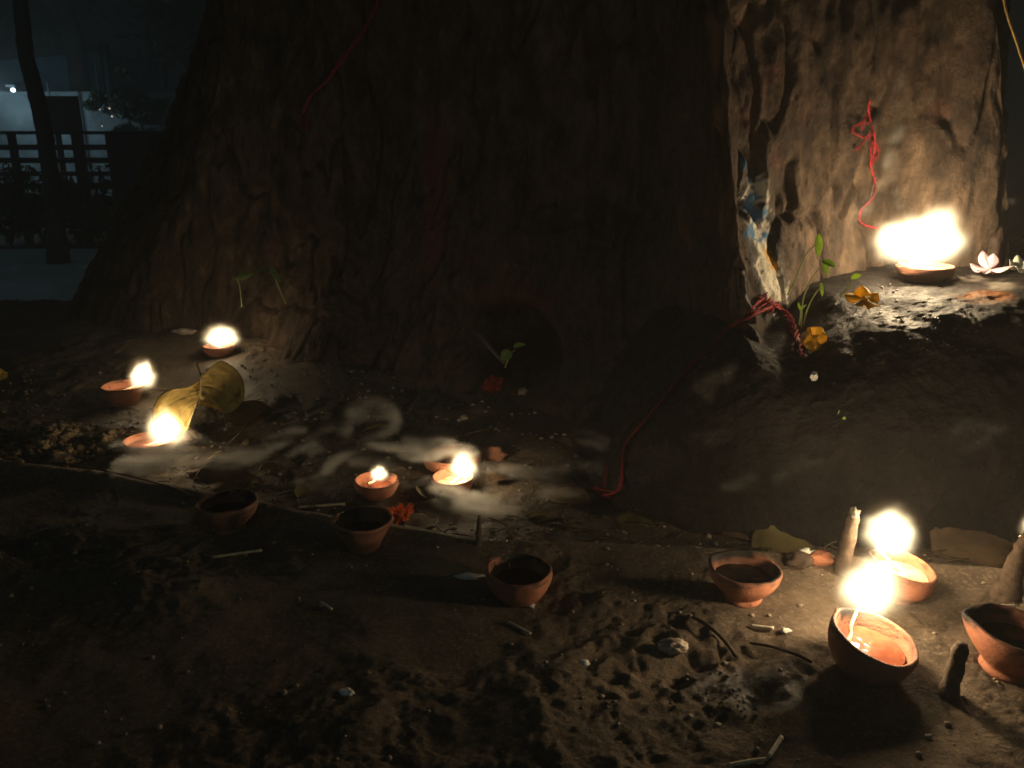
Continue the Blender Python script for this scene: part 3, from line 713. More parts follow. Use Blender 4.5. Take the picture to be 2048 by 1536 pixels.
def ground_leaf(label, u, v, L, ang, w=.32, mat=M_LEAFB, lift=.006, roll=0, seed=1, group='fallen leaves at the foot of the tree', name='fallen_leaf', tail=.22, fold=.25, curl=.25):
    c = hit(u, v, lift); d = Vector((math.cos(ang), math.sin(ang), .12*math.sin(seed)))
    side_ = Vector((-math.sin(ang), math.cos(ang), roll))
    e = leaf_obj(name, mat, base=c-d*L/2, tip=c+d*L/2, w=L*w, side=side_, fold=fold, curl=curl, seed=seed, crumple=.05, tail=tail)
    return tag(e, label, 'leaf', group)
ground_leaf('brown curled leaf left of the smoke with its stalk pointing down', 515, 838, .085, .9, seed=3, roll=.6, lift=.012, mat=M_LEAFB)
stick('leaf_stalk', 'long bare leaf stalk leaning in front of the brown curled leaf', 'stalk', 0, 0, .0012, M_LEAFB, pts=[hit(450, 900, .004), ony(478, 868, 1.09), ony(505, 838, 1.11), ony(524, 818, 1.12)])
ground_leaf('small yellow leaf cut by the left edge', 2, 758, .05, 1.4, mat=M_LEAFY, seed=4, roll=.9, lift=.01)
ground_leaf('round olive leaf lying behind the lip at right of centre', 1282, 1055, .045, .2, .42, M_LEAFO, seed=5, tail=.1)
ground_leaf('olive brown leaf between the orange lamp and the tall incense', 1580, 1085, .075, .1, .42, M_LEAFO, seed=6, roll=.3, lift=.01)
ground_leaf('broad dark red brown leaf behind the ghee lamp', 1955, 1095, .10, .15, .5, M_LEAFB, seed=7, roll=.6, lift=.014)
ground_leaf('folded dark leaf above the leftmost unlit lamp', 455, 968, .075, .15, .4, M_LEAFB, seed=8, roll=.5, lift=.008)
ground_leaf('brown leaf beside the marigold', 850, 1050, .05, .9, .4, M_LEAFB, seed=9, lift=.004)
rr = random.Random(5)
for i, (u, v) in enumerate([(560, 905), (640, 860), (610, 990), (830, 1000), (1010, 960), (1090, 1040), (1180, 1075), (1120, 890), (760, 860), (960, 870), (1130, 1000), (860, 985), (1460, 1080), (60, 880), (120, 700), (545, 940)]):
    ground_leaf('small curled brown leaf among dark litter behind the lip', u, v, rr.uniform(.03, .055), rr.uniform(0, 3), .36, [M_LEAFB, M_LEAFB, M_LEAFO][i % 3], seed=20+i, roll=rr.uniform(-.5, .5), lift=.005, name='dry_leaf', group='dry leaf litter behind the lip')

# ------------------------------------------------------------------ seedlings
def small_leaf(base, tip, w, side, e, mat=M_GREEN, seed=1): leaf_obj('leaf', mat, e, base=base, tip=tip, w=w, side=side, fold=.3, curl=.15, tail=.12, heart=.02, n=14, m=9, crumple=.01, seed=seed, shape=.8)
M_GREEND = simple('shaded_green', (.06, .13, .02), (.14, .24, .05), 60, .5, .3, .0004, .3, trans=.3)  # dimmed seedling green, with the shade put into its colour
def seedling(label, stem, Y0, Y1, leaves, r=.0011, mat=M_GREEN, group='green seedlings'):
    b0 = ony(*stem[0], Y0); e = empty('seedling', b0); tag(e, label, 'seedling', group)
    n = len(stem); P = [ony(a, c, Y0+(Y1-Y0)*i/(n-1)) for i, (a, c) in enumerate(stem)]
    m = MB(); m.tube(spline(P, 24), lambda t: r*(1-.4*t), 8); m.build('stem', M_STEM, e)
    for i, (a, b_, w) in enumerate(leaves):
        A = ony(*a, Y1); B = ony(*b_, Y1-.006); small_leaf(A, B, w*1.0, (.9, -.2, .3 if i % 2 else -.2), e, mat, seed=i+3)
    return e
seedling('tallest seedling by the flaking root edge with one drooping pointed leaf', [(1575, 590), (1590, 560), (1612, 510), (1634, 487)], .985, .97, [((1638, 468), (1636, 516), .0045)])
seedling('seedling with a split bright leaf turned towards the fire', [(1602, 655), (1606, 600), (1622, 560), (1642, 532)], .965, .96, [((1644, 522), (1673, 534), .005), ((1647, 522), (1656, 552), .003)])
seedling('short seedling with a narrow pale leaf above the yellow flower', [(1606, 650), (1616, 615), (1632, 585), (1645, 572)], .962, .955, [((1642, 565), (1645, 594), .0022)])
seedling('seedling bending right with a rounded leaf below the fire', [(1680, 592), (1692, 580), (1702, 568), (1708, 556)], .96, .96, [((1702, 558), (1724, 548), .004)])
seedling('tiny yellowish sprout at the base of the tall seedlings', [(1598, 650), (1601, 630), (1600, 612)], .955, .955, [((1600, 620), (1596, 604), .0016), ((1602, 620), (1613, 608), .0016)])
seedling('pale seedling with folded green leaf on the lit bark above the back lamp', [(572, 607), (560, 580), (548, 550), (540, 533)], 1.50, 1.47, [((536, 532), (512, 546), .003), ((541, 532), (562, 566), .006)], .0015, M_GREEND)
seedling('faint seedling stalk with a dark leaf directly above the back lamp', [(484, 613), (482, 590), (478, 568), (474, 556)], 1.55, 1.52, [((472, 556), (508, 546), .006), ((474, 558), (462, 560), .003)], .0013, M_GREEND)
seedling('low green seedling with two broad leaves inside the hollow', [(1010, 735), (1015, 722), (1022, 708), (1030, 700)], 1.27, 1.25, [((1022, 702), (1002, 720), .009), ((1028, 696), (1052, 688), .008)], .001, M_GREEND)
seedling('dim grassy sprig in the shadow of the black root', [(1648, 862), (1660, 850), (1672, 836), (1679, 820)], .865, .86, [((1684, 848), (1690, 832), .0022)], .0008)

# ------------------------------------------------------------------ flowers
def flower(name, label, c, n, L, w, mat, tilt=.5, seed=0, up=Vector((0, -.5, .8)), core=None, layers=1, cat='flower', crumple=.07):
    c = Vector(c); e = empty(name, c); tag(e, label, cat)
    R_ = random.Random(seed); up = up.normalized(); a = up.cross(Vector((1, 0, .1))).normalized(); b_ = up.cross(a); gs = []
    for ly in range(layers):
        for k in range(n):
            t = 2*math.pi*(k+.5*ly)/n+R_.uniform(-.25, .25); d = a*math.cos(t)+b_*math.sin(t); el = tilt+ly*.35+R_.uniform(-.25, .25)
            dd = (d*math.cos(el)+up*math.sin(el)).normalized(); LL = L*R_.uniform(.8, 1.15)*(1-.22*ly)
            gs.append(leaf_grid(c+d*.0008, c+dd*LL, w*R_.uniform(.8, 1.2), dd.cross(up)+up*.12, fold=.4, curl=R_.uniform(-.2, .5), tail=.1, heart=0, n=10, m=7, crumple=crumple, seed=seed+k+ly*11, shape=1.25))
    join_grids('petals', gs, mat, e)
    if core:
        m = MB(); m.chunk(c+up*.001, core, seed, (1, 1, 1), .3, 2); m.build('flower_core', mat, e)
    return e
flower('yellow_flower', 'crumpled yellow flower on the black root under the fire', hit(1718, 628, .020), 5, .021, .009, M_YFLOW, .25, 3, core=.004)
flower('yellow_flower', 'crumpled yellow flower at the foot of the seedlings', hit(1632, 696, .012), 5, .019, .010, M_YFLOW, .35, 8, up=Vector((.2, -.9, .3)), core=.004)
flower('pink_flower', 'pink and white flower on the root shelf right of the fire', hit(1978, 548, .006), 7, .026, .0065, M_PINK, .5, 5, up=Vector((-.2, -.3, 1)))
flower('white_flower', 'white flower cut by the right edge on the root shelf', hit(2043, 545, .004), 6, .021, .007, M_WFLOW, .4, 6)
flower('marigold', 'orange red marigold lying right of the deep unlit lamp', hit(803, 1046, .010), 15, .018, .0026, M_ORANGE, .0, 7, up=Vector((.2, -.6, .8)), core=.006, layers=3)
flower('red_flower', 'crushed red flower below the dark hollow', hit(985, 776, .008), 6, .020, .007, M_REDP, .3, 9, up=Vector((0, -.8, .5)), core=.004, crumple=.15)
flower('withered_flower', 'withered brownish petals lying behind the small tiny flamed lamp', hit(700, 880, .005), 3, .020, .006, M_LEAFB, .1, 12)
flower('flower_scrap', 'pinkish flower scrap stuck to the tip of the root below the seedlings', hit(1612, 690, .004), 4, .014, .006, simple('peach_petal', (.5, .28, .16), (.7, .45, .3), 60, .6), .4, 14)

# ------------------------------------------------------------------ threads
def thread(name, label, pts, r=.0009, mat=M_THREAD, strands=3, off=.004, amp=.0012, seed=0, loops=None, on=True):
    m = MB(); R_ = random.Random(seed)
    runs = [pts]+(loops or [])
    for ri, pp in enumerate(runs):
        P0 = spline([hit(a, b_, off) if on else ony(a, b_, on_y) for a, b_ in pp], 10*len(pp))
        for s_ in range(strands if ri == 0 else 1):
            ph = s_*2.1
            P = [p+Vector((amp*math.sin(i*.55+ph), -abs(amp)*.6*math.cos(i*.55+ph), amp*math.cos(i*.43+ph))) for i, p in enumerate(P0)]
            m.tube(P, r*(.8 if ri == 0 else .55), 6, .2)
        for q in range(len(P0)*3):
            c0 = P0[R_.randrange(len(P0))]; d_ = Vector((R_.gauss(0, 1), -abs(R_.gauss(0, .6)), R_.gauss(0, 1))).normalized()*R_.uniform(.001, .0045)
            m.tube([c0, c0+d_*.6+Vector((0, 0, .0006)), c0+d_], .00016, 4)
    return tag(m.build(name, mat), label, 'thread')
thread('red_thread', 'bright red votive thread with a looped knot hanging beside the fire', [(1733, 200), (1738, 235), (1741, 270), (1743, 300), (1741, 330), (1744, 365), (1738, 395), (1724, 420), (1720, 438), (1735, 452), (1756, 462)], .0010, strands=2, amp=.0009, off=.005,
       loops=[[(1740, 268), (1715, 274), (1700, 262), (1712, 250), (1735, 248)], [(1738, 272), (1722, 284), (1705, 300)], [(1734, 215), (1722, 240), (1716, 262)], [(1744, 285), (1750, 300), (1748, 318), (1742, 330)], [(1738, 285), (1734, 300), (1738, 318)]])
thread('dark_red_thread', 'dark red thread drooping from the flaking root edge down to the ground', [(1540, 612), (1500, 632), (1460, 662), (1410, 715), (1370, 752), (1330, 805), (1290, 850), (1262, 885), (1252, 920), (1246, 965), (1235, 985), (1210, 990)], .0014, M_THREADD, 3, loops=[[(1218, 985), (1216, 960), (1218, 935)], [(1235, 985), (1200, 975), (1190, 985), (1225, 995)]])
thread('wound_red_thread', 'dark red thread wound round the limewashed root edge', [(1502, 620), (1512, 606), (1530, 600), (1548, 612), (1565, 618), (1580, 640), (1590, 668), (1600, 690), (1606, 715)], .0016, M_THREADD, 4, amp=.003,
       loops=[[(1505, 628), (1520, 612), (1535, 622), (1550, 606), (1566, 622)], [(1510, 600), (1526, 590), (1530, 610)]])
thread('faded_red_thread', 'faded red thread running up the dark bark at the top', [(610, 225), (625, 190), (655, 160), (690, 110), (725, 60), (750, 15), (765, -40)], .0022, M_THREADD, 3, amp=.002, loops=[[(612, 215), (600, 240), (615, 260), (622, 225)]])
m = MB(); m.tube(spline([ony(2000, -60, 1.02), ony(2012, 20, 1.02), ony(2035, 90, 1.02), ony(2060, 170, 1.02), ony(2080, 260, 1.03)], 30), .0013, 8, .15); tag(m.build('hanging_string', M_STRING), 'ochre string hanging straight at the top right corner', 'string')
m = MB(); m.tube(spline([hit(1996, 4), hit(1992, 35, .006), hit(2000, 60, .006), hit(2004, 90, .008)], 20), lambda t: .0016+.001*math.sin(14*t)**2, 8, .3); tag(m.build('aerial_root', M_DTREE), 'thin knotted aerial root dangling at the top right', 'root')

# ------------------------------------------------------------------ chips, scraps, gravel
def chip(name, label, cat, u, v, r, mat, sc=(1, .7, .6), seed=1, group=None, sub=3, rough=.5, lift=.0):
    m = MB(); p = hit(u, v, lift); m.chunk(p+Vector((0, 0, r*sc[2]*.55)), r, seed, sc, rough, sub, 2.0); return tag(m.build(name, mat), label, cat, group)
chip('camphor_piece', 'rough white camphor lump by the tall incense column', 'camphor', 1612, 1116, .0085, M_WHITE, (1.1, .7, .8), 3)
chip('clay_shard', 'broken orange clay shard left of the tall incense column', 'clay shard', 1642, 1126, .011, M_CLAY, (1.3, .6, .7), 4, rough=.4)
chip('dark_lump', 'black burnt lump beneath the white camphor', 'lump', 1598, 1128, .012, M_TWIG, (1.2, .8, .6), 5)
chip('clay_shard', 'square red clay shard in the smoke right of the glowing lamp', 'clay shard', 985, 917, .017, M_CLAY2, (1.1, .6, .7), 6, rough=.3)
chip('white_chip', 'bright white chip on the dark mud near the bottom', 'chip', 694, 1388, .0052, M_WHITE, (1.1, .7, .5), 7)
chip('white_chip', 'cream oval grain on dark mud right of the lone lamp', 'chip', 1167, 1329, .0042, M_WHITE, (1.2, .9, .6), 8, rough=.2)
chip('white_chip', 'pale smear of powder left of the lone unlit lamp', 'chip', 937, 1154, .0095, M_WHITE, (1.3, .6, .12), 9)
chip('white_chip', 'small white chip at the tip of the lit matchstick', 'chip', 1571, 1264, .0038, M_WHITE, (1.2, .7, .6), 10)
chip('white_chip', 'small pale crumb under the lone unlit lamp', 'chip', 1062, 1214, .0036, M_WHITE, (1, .7, .7), 11)
chip('white_chip', 'pale bud shaped petal on the black root under the yellow flower', 'chip', 1628, 760, .0050, M_WHITE, (.8, .5, 1), 12, lift=.002)
chip('white_chip', 'pale pebble behind the smoke under the hollow', 'chip', 928, 838, .0055, M_STONE, (1, .7, .8), 13)
chip('white_chip', 'whitish pebble below the red flower', 'chip', 1045, 788, .0075, M_STONE, (1, .7, .8), 14)
# crumpled burnt scraps
def scrap(label, u, v, r, seed, mat=M_WAX, sc=(1.3, .7, .8)):
    bm = bmesh.new(); bmesh.ops.create_icosphere(bm, subdivisions=4, radius=1); A = np.array([q.co[:] for q in bm.verts])
    n = 1+.9*(1-2*np.abs(fbm(A[:, 0]*3.4+seed, A[:, 1]*3.4, A[:, 2]*3.4, seed, 4, .6)))*.85-.35
    p = hit(u, v, .0); A = A*n[:, None]*r*np.array(sc)+np.array([p.x, p.y, p.z+r*.5]); F = [tuple(q.index for q in f.verts) for f in bm.faces]; bm.free()
    return tag(mk('crumpled_scrap', A.tolist(), F, mat), label, 'scrap')
scrap('crumpled burnt scrap on churned mud left of the front lamp', 1345, 1300, .0068, 3, sc=(1.5, .9, .8))
scrap('crumpled pale scrap glowing right beside the front left flame', 398, 845, .022, 5, sc=(1, .7, 1.1))
scrap('pale crumpled lump at the foot of the burning lamp by the yellow leaf', 362, 884, .016, 7, sc=(1.5, .8, .6))
scrap('dry pale husk on the ground left of the back lamp', 368, 668, .011, 9, sc=(1.9, .6, .5))
g = MB(); R_ = random.Random(4)
for (u0, v0, su, sv, n_) in ((1895, 690, 40, 12, 60), (1765, 576, 12, 4, 9), (1930, 655, 60, 25, 50), (1830, 650, 60, 22, 36), (1810, 800, 90, 40, 26), (1500, 470, 14, 60, 18), (1275, 960, 30, 30, 30), (1470, 1390, 45, 30, 60), (1060, 1075, 90, 16, 34)):
    for i in range(n_):
        u_ = R_.gauss(u0, su); v_ = R_.gauss(v0, sv)
        if u_ > 2040: continue
        q = hit(u_, v_, .0004); r_ = R_.choice([.0007, .0011, .0019]); g.chunk(q, r_, i, (1, 1, .7), .25, 1)
tag(g.build('glint_droplets', simple('glint_drop', (.02, .015, .01), (.05, .035, .02), 60, .05, .1, .0003, .9)), 'tiny glossy drops added for glints, like spilt oil on root and mud', 'glint drops', kind='stuff')  # glossy beads put in so dark root and mud catch glints
g = MB(); R_ = random.Random(11)
for i in range(2400):
    x = R_.uniform(-.95, .65); y = R_.uniform(.45, 1.5)
    s_ = y-np.interp(x, LX, LY)
    if s_ < 0 and R_.random() < .45: continue
    r = R_.choice([.0009, .0012, .0016, .0022, .0032])*(1.2 if s_ > 0 else .9)
    g.chunk((x, y, g1(x, y)+r*.3), r, i % 97, (1, R_.uniform(.6, 1), R_.uniform(.5, .8)), .4, 1)
tag(g.build('gravel', M_STONE), 'fine gravel and crumbs scattered over the mud', 'gravel', kind='stuff')
g = MB()
for i in range(800):
    t = R_.gauss(0, 1); x = -.69+t*.12; y = 1.13+R_.gauss(0, .035)
    r = R_.choice([.002, .003, .004, .005, .008]); g.chunk((x, y, g1(x, y)+r*.1), r, i % 89, (1, R_.uniform(.6, 1), R_.uniform(.4, .8)), .95, 2, 2.6)
tag(g.build('rubble', simple('crumbly_earth', (.045, .033, .02), (.24, .175, .095), 60, .9, .8, .002)), 'crumbly yellowish earth heaped behind the left of the lip', 'rubble', kind='stuff')
g = MB()
for i in range(520):
    x = R_.uniform(-.95, .5); yl_ = float(np.interp(x, LX, LY)); y = yl_+abs(R_.gauss(0, .12))+.01; z = g1(x, y)+.0015; a = R_.uniform(0, 6.28); L = R_.uniform(.008, .035)
    p0 = Vector((x, y, z)); p1 = p0+Vector((L*math.cos(a), L*math.sin(a), R_.uniform(-.001, .006))); g.tube([p0, (p0+p1)/2+Vector((0, 0, .0015)), p1], R_.uniform(.0003, .0011), 5)
tag(g.build('debris', M_LEAFB), 'fine dry stalks and fibres littering the dark soil', 'debris', kind='stuff')

# ------------------------------------------------------------------ far background on the left
GZ = -.6
def bz(v, Y): return ony(100, v, Y).z
wl = MB(); wl.box((-9, 10.0, GZ), (-2.2, 10.25, bz(183, 10))); e = wl.build('boundary_wall', M_WALLP, smooth=False); tag(e, 'pale limewashed wall behind the rail fence', 'wall')
sh = empty('shed', (-5, 13, GZ)); tag(sh, 'low shed with blue tarpaulin side and slanting roof line beyond the wall', 'shed')
a, b_ = ony(-60, 128, 12.5), ony(200, 104, 12.5)
s1 = MB(); s1.add([(a.x-2, 12.5, GZ), (b_.x, 12.5, GZ), (b_.x, 12.5, b_.z), (a.x-2, 12.5, a.z-.15), (a.x-2, 14.5, GZ), (b_.x, 14.5, GZ), (b_.x, 14.5, b_.z), (a.x-2, 14.5, a.z-.15)],
                 [(0, 1, 2, 3), (4, 7, 6, 5), (0, 4, 5, 1), (1, 5, 6, 2), (3, 2, 6, 7), (0, 3, 7, 4)]); s1.build('tarpaulin', M_TARP, sh, smooth=False)
s1 = MB(); s1.box((b_.x+.01, 12.45, GZ), (b_.x+.12, 12.56, b_.z+.1)); s1.build('post', M_FENCE, sh, smooth=False)
Yf = 8.0
fe = empty('rail_fence', (-4, Yf, GZ)); tag(fe, 'dark fence of horizontal rails in front of the pale wall', 'fence')
xl = -7.5; xr = ony(225, 300, Yf).x
for v0, v1 in ((262, 269), (289, 300), (315, 326), (343, 352), (366, 378), (392, 403), (418, 428)):
    m = MB(); m.box((xl, Yf-.03, bz(v1, Yf)), (xr, Yf+.03, bz(v0, Yf))); m.build('rail', M_FENCE, fe, smooth=False)
for u in (-180, -70, 40, 165, 260):
    x = ony(u, 340, Yf).x; m = MB(); m.box((x-.035, Yf-.06, GZ), (x+.035, Yf-.033, bz(262, Yf))); m.build('fence_post', M_FENCE, fe, smooth=False)
pl = MB(); x0 = ony(213, 300, 7.5).x; x1 = ony(300, 300, 7.5).x; pl.box((x0, 7.5, GZ), (x1, 7.8, bz(266, 7.5)));  pl.box((x0-.03, 7.47, bz(266, 7.5)), (x1+.03, 7.83, bz(262, 7.5)))
tag(pl.build('gate_pillar', M_FENCE, smooth=False), 'dark square pillar at the right end of the rail fence', 'pillar')
bo = empty('notice_board', (ony(130, 230, 8.6).x, 8.6, GZ)); tag(bo, 'plain brown board standing between fence and wall', 'board')
x0 = ony(95, 230, 8.6).x; x1 = ony(160, 230, 8.6).x; m = MB(); m.box((x0, 8.58, bz(266, 8.6)), (x1, 8.62, bz(192, 8.6))); m.build('panel', M_BOARD, bo, smooth=False)
for x in (x0+.03, x1-.07): m = MB(); m.box((x, 8.63, GZ), (x+.04, 8.67, bz(200, 8.6))); m.build('leg', M_FENCE, bo, smooth=False)
# leaning tree
lt = empty('slender_tree', (ony(108, 480, 6.6).x, 6.6, GZ)); tag(lt, 'slender dark tree leaning left in front of the rail fence', 'tree')
Pk = [ony(110, 480, 6.6), ony(106, 400, 6.6), ony(98, 330, 6.6), ony(88, 260, 6.6), ony(70, 180, 6.6), ony(52, 110, 6.6), ony(46, 50, 6.6), ony(40, 0, 6.6), ony(34, -90, 6.6), ony(36, -200, 6.6)]
Pk[0].z = GZ
m = MB(); m.tube(spline(Pk, 60), lambda t: .068*(1-.35*t)*(1.25 if t < .04 else 1), 14, .06); m.build('trunk', M_DTREE, lt)
def crown(name, parent, c, rad, n, mat, size=.07, seed=0, hollow=.35):
    R_ = random.Random(seed); g = MB(); clumps = []
    for i in range(34):
        d = Vector((R_.gauss(0, 1), R_.gauss(0, 1), R_.gauss(0, 1))).normalized()*R_.uniform(hollow, 1)
        clumps.append(Vector(c)+Vector((d.x*rad[0], d.y*rad[1], d.z*rad[2])))
    cs = min(rad)*.30
    for i in range(n):
        k = R_.choice(clumps); p = k+Vector((R_.gauss(0, cs), R_.gauss(0, cs), R_.gauss(0, cs*.7)))
        a = Vector((R_.gauss(0, 1), R_.gauss(0, 1), R_.gauss(0, .6))).normalized(); b_ = a.cross(Vector((R_.gauss(0, 1), R_.gauss(0, 1), R_.gauss(0, 1)))).normalized()
        s_ = size*R_.uniform(.6, 1.2)
        g.add([p-a*s_, p+b_*s_*.45, p+a*s_, p-b_*s_*.45], [(0, 1, 2, 3)])
    return g.build(name, mat, parent, smooth=False)
crown('crown', lt, (-4.1, 6.7, 2.9), (1.5, 1.2, .9), 5000, M_FOL, .06, 3)
def bgtree(label, x, y, h, rad, seed, n=6000, size=.09):
    e = empty('shade_tree', (x, y, GZ)); tag(e, label, 'tree', 'dark trees beyond the wall')
    m = MB(); m.tube(spline([(x, y, GZ), (x+.1, y, h*.4), (x-.1, y, h*.8), (x, y, h)], 20), lambda t: .16*(1-.7*t), 12, .06)
    for k in range(5): a = k*1.3+seed; m.tube(spline([(x, y, h*.5), (x+rad[0]*.4*math.cos(a), y+.4*math.sin(a), h*.8), (x+rad[0]*.7*math.cos(a), y+.8*math.sin(a), h*1.05)], 10), lambda t: .06*(1-.8*t), 7)
    m.build('trunk', M_DTREE, e); crown('crown', e, (x, y, h), rad, n, M_FOL, size, seed)
bgtree('bushy dark tree beyond the wall at the far left edge', -8.2, 14.2, 3.0, (2.2, 1.2, 1.5), 3)
bgtree('dark tree overhanging the shed roof', -5.8, 11.7, 3.6, (2.2, 1.0, 1.15), 4, 9000)
bgtree('dark tree beside the great trunk, right of the shed', -3.6, 12.0, 2.6, (1.6, 1.1, 2.1), 5, 9000)
bgtree('tall tree filling the gap above the pillar', -4.2, 15.6, 3.6, (3.6, 1.2, 3.2), 6, 14000, .14)
def shrub(label, x, y, h, rad, seed, n=900):
    e = empty('shrub', (x, y, GZ)); tag(e, label, 'shrub', 'shrubs along the rail fence')
    m = MB(); R_ = random.Random(seed)
    for k in range(9): a = R_.uniform(0, 6.28); m.tube(spline([(x, y, GZ), (x+rad*.4*math.cos(a), y+.1*math.sin(a), GZ+h*.5), (x+rad*.8*math.cos(a), y+.2*math.sin(a), GZ+h)], 8), .008, 5)
    m.build('stem', M_DTREE, e); crown('foliage', e, (x, y, GZ+h*.5), (rad, .22, h*.55), n, M_FOL, .045, seed, .1)
for i, (u, lab) in enumerate([(10, 'low dark shrub at the left end of the fence'), (78, 'low dark shrub round the foot of the slender tree'), (150, 'low dark shrub in the middle of the fence'), (205, 'low dark shrub against the gate pillar')]):
    shrub(lab, ony(u, 430, 7.7).x, 7.72, .62 if i else .72, .34, 30+i)
e = empty('creeper', (ony(205, 230, 9.8).x, 9.85, GZ)); tag(e, 'dark leafy creeper hanging over the pale wall right of the brown board', 'creeper')
c_ = ony(262, 215, 9.8); crown('foliage', e, (c_.x, 9.83, c_.z), (.55, .12, .42), 2600, M_FOL, .05, 77, .05)
m = MB(); m.tube(spline([(c_.x+.2, 9.9, GZ), (c_.x+.1, 9.9, .3), (c_.x-.1, 9.85, .8)], 12), .015, 6); m.build('stem', M_DTREE, e)
# street lamp behind the fence and a few small bulbs
Lp = ony(26, 180, 9.4)
sl = empty('street_lamp', (Lp.x, 9.4, GZ)); tag(sl, 'small cold white lamp on a thin pole by the pale wall', 'street lamp')
m = MB(); m.tube([(Lp.x+.22, 9.7, GZ), (Lp.x+.22, 9.7, Lp.z+.10), (Lp.x, 9.45, Lp.z+.07)], .012, 8); m.build('pole', M_POLE, sl)
m = MB(); m.box((Lp.x-.05, 9.36, Lp.z+.03), (Lp.x+.05, 9.47, Lp.z+.05)); m.build('lamp_shade', M_FENCE, sl, smooth=False)
m = MB(); m.chunk((Lp.x, 9.4, Lp.z), .024, 1, (1, 1, .9), .05); m.build('bulb', M_BULB, sl)
ld = bpy.data.lights.new('bulb_light', 'POINT'); ld.energy = 9; ld.color = (.48, .80, 1.0); ld.shadow_soft_size = .03
lo = bpy.data.objects.new('bulb_light', ld); COL.objects.link(lo); lo.location = (Lp.x-.1, 9.2, Lp.z-.05); par(lo, sl)
for i, (u, v, mt, lab) in enumerate([(219, 217, M_BULBW, 'brightest tiny far bulb right of the brown board'), (224, 233, M_BULBW, 'tiny far bulb just under the brightest one'), (200, 219, M_BULBW, 'dim far bulb left of the brightest one'), (204, 252, M_BULBW, 'lowest tiny far bulb above the gate pillar')]):
    p = ony(u, v, 9.7); m = MB(); m.chunk(p, .009 if i < 2 else .006, i, (1, 1, 1), .1); o = tag(m.build('far_bulb', mt), lab, 'bulb', 'tiny bulbs strung near the wall')
    w2 = MB(); w2.tube([(p.x, 9.7, p.z+.01), (p.x, 9.74, 1.25)], .003, 5); w2.build('wire', M_POLE, o)

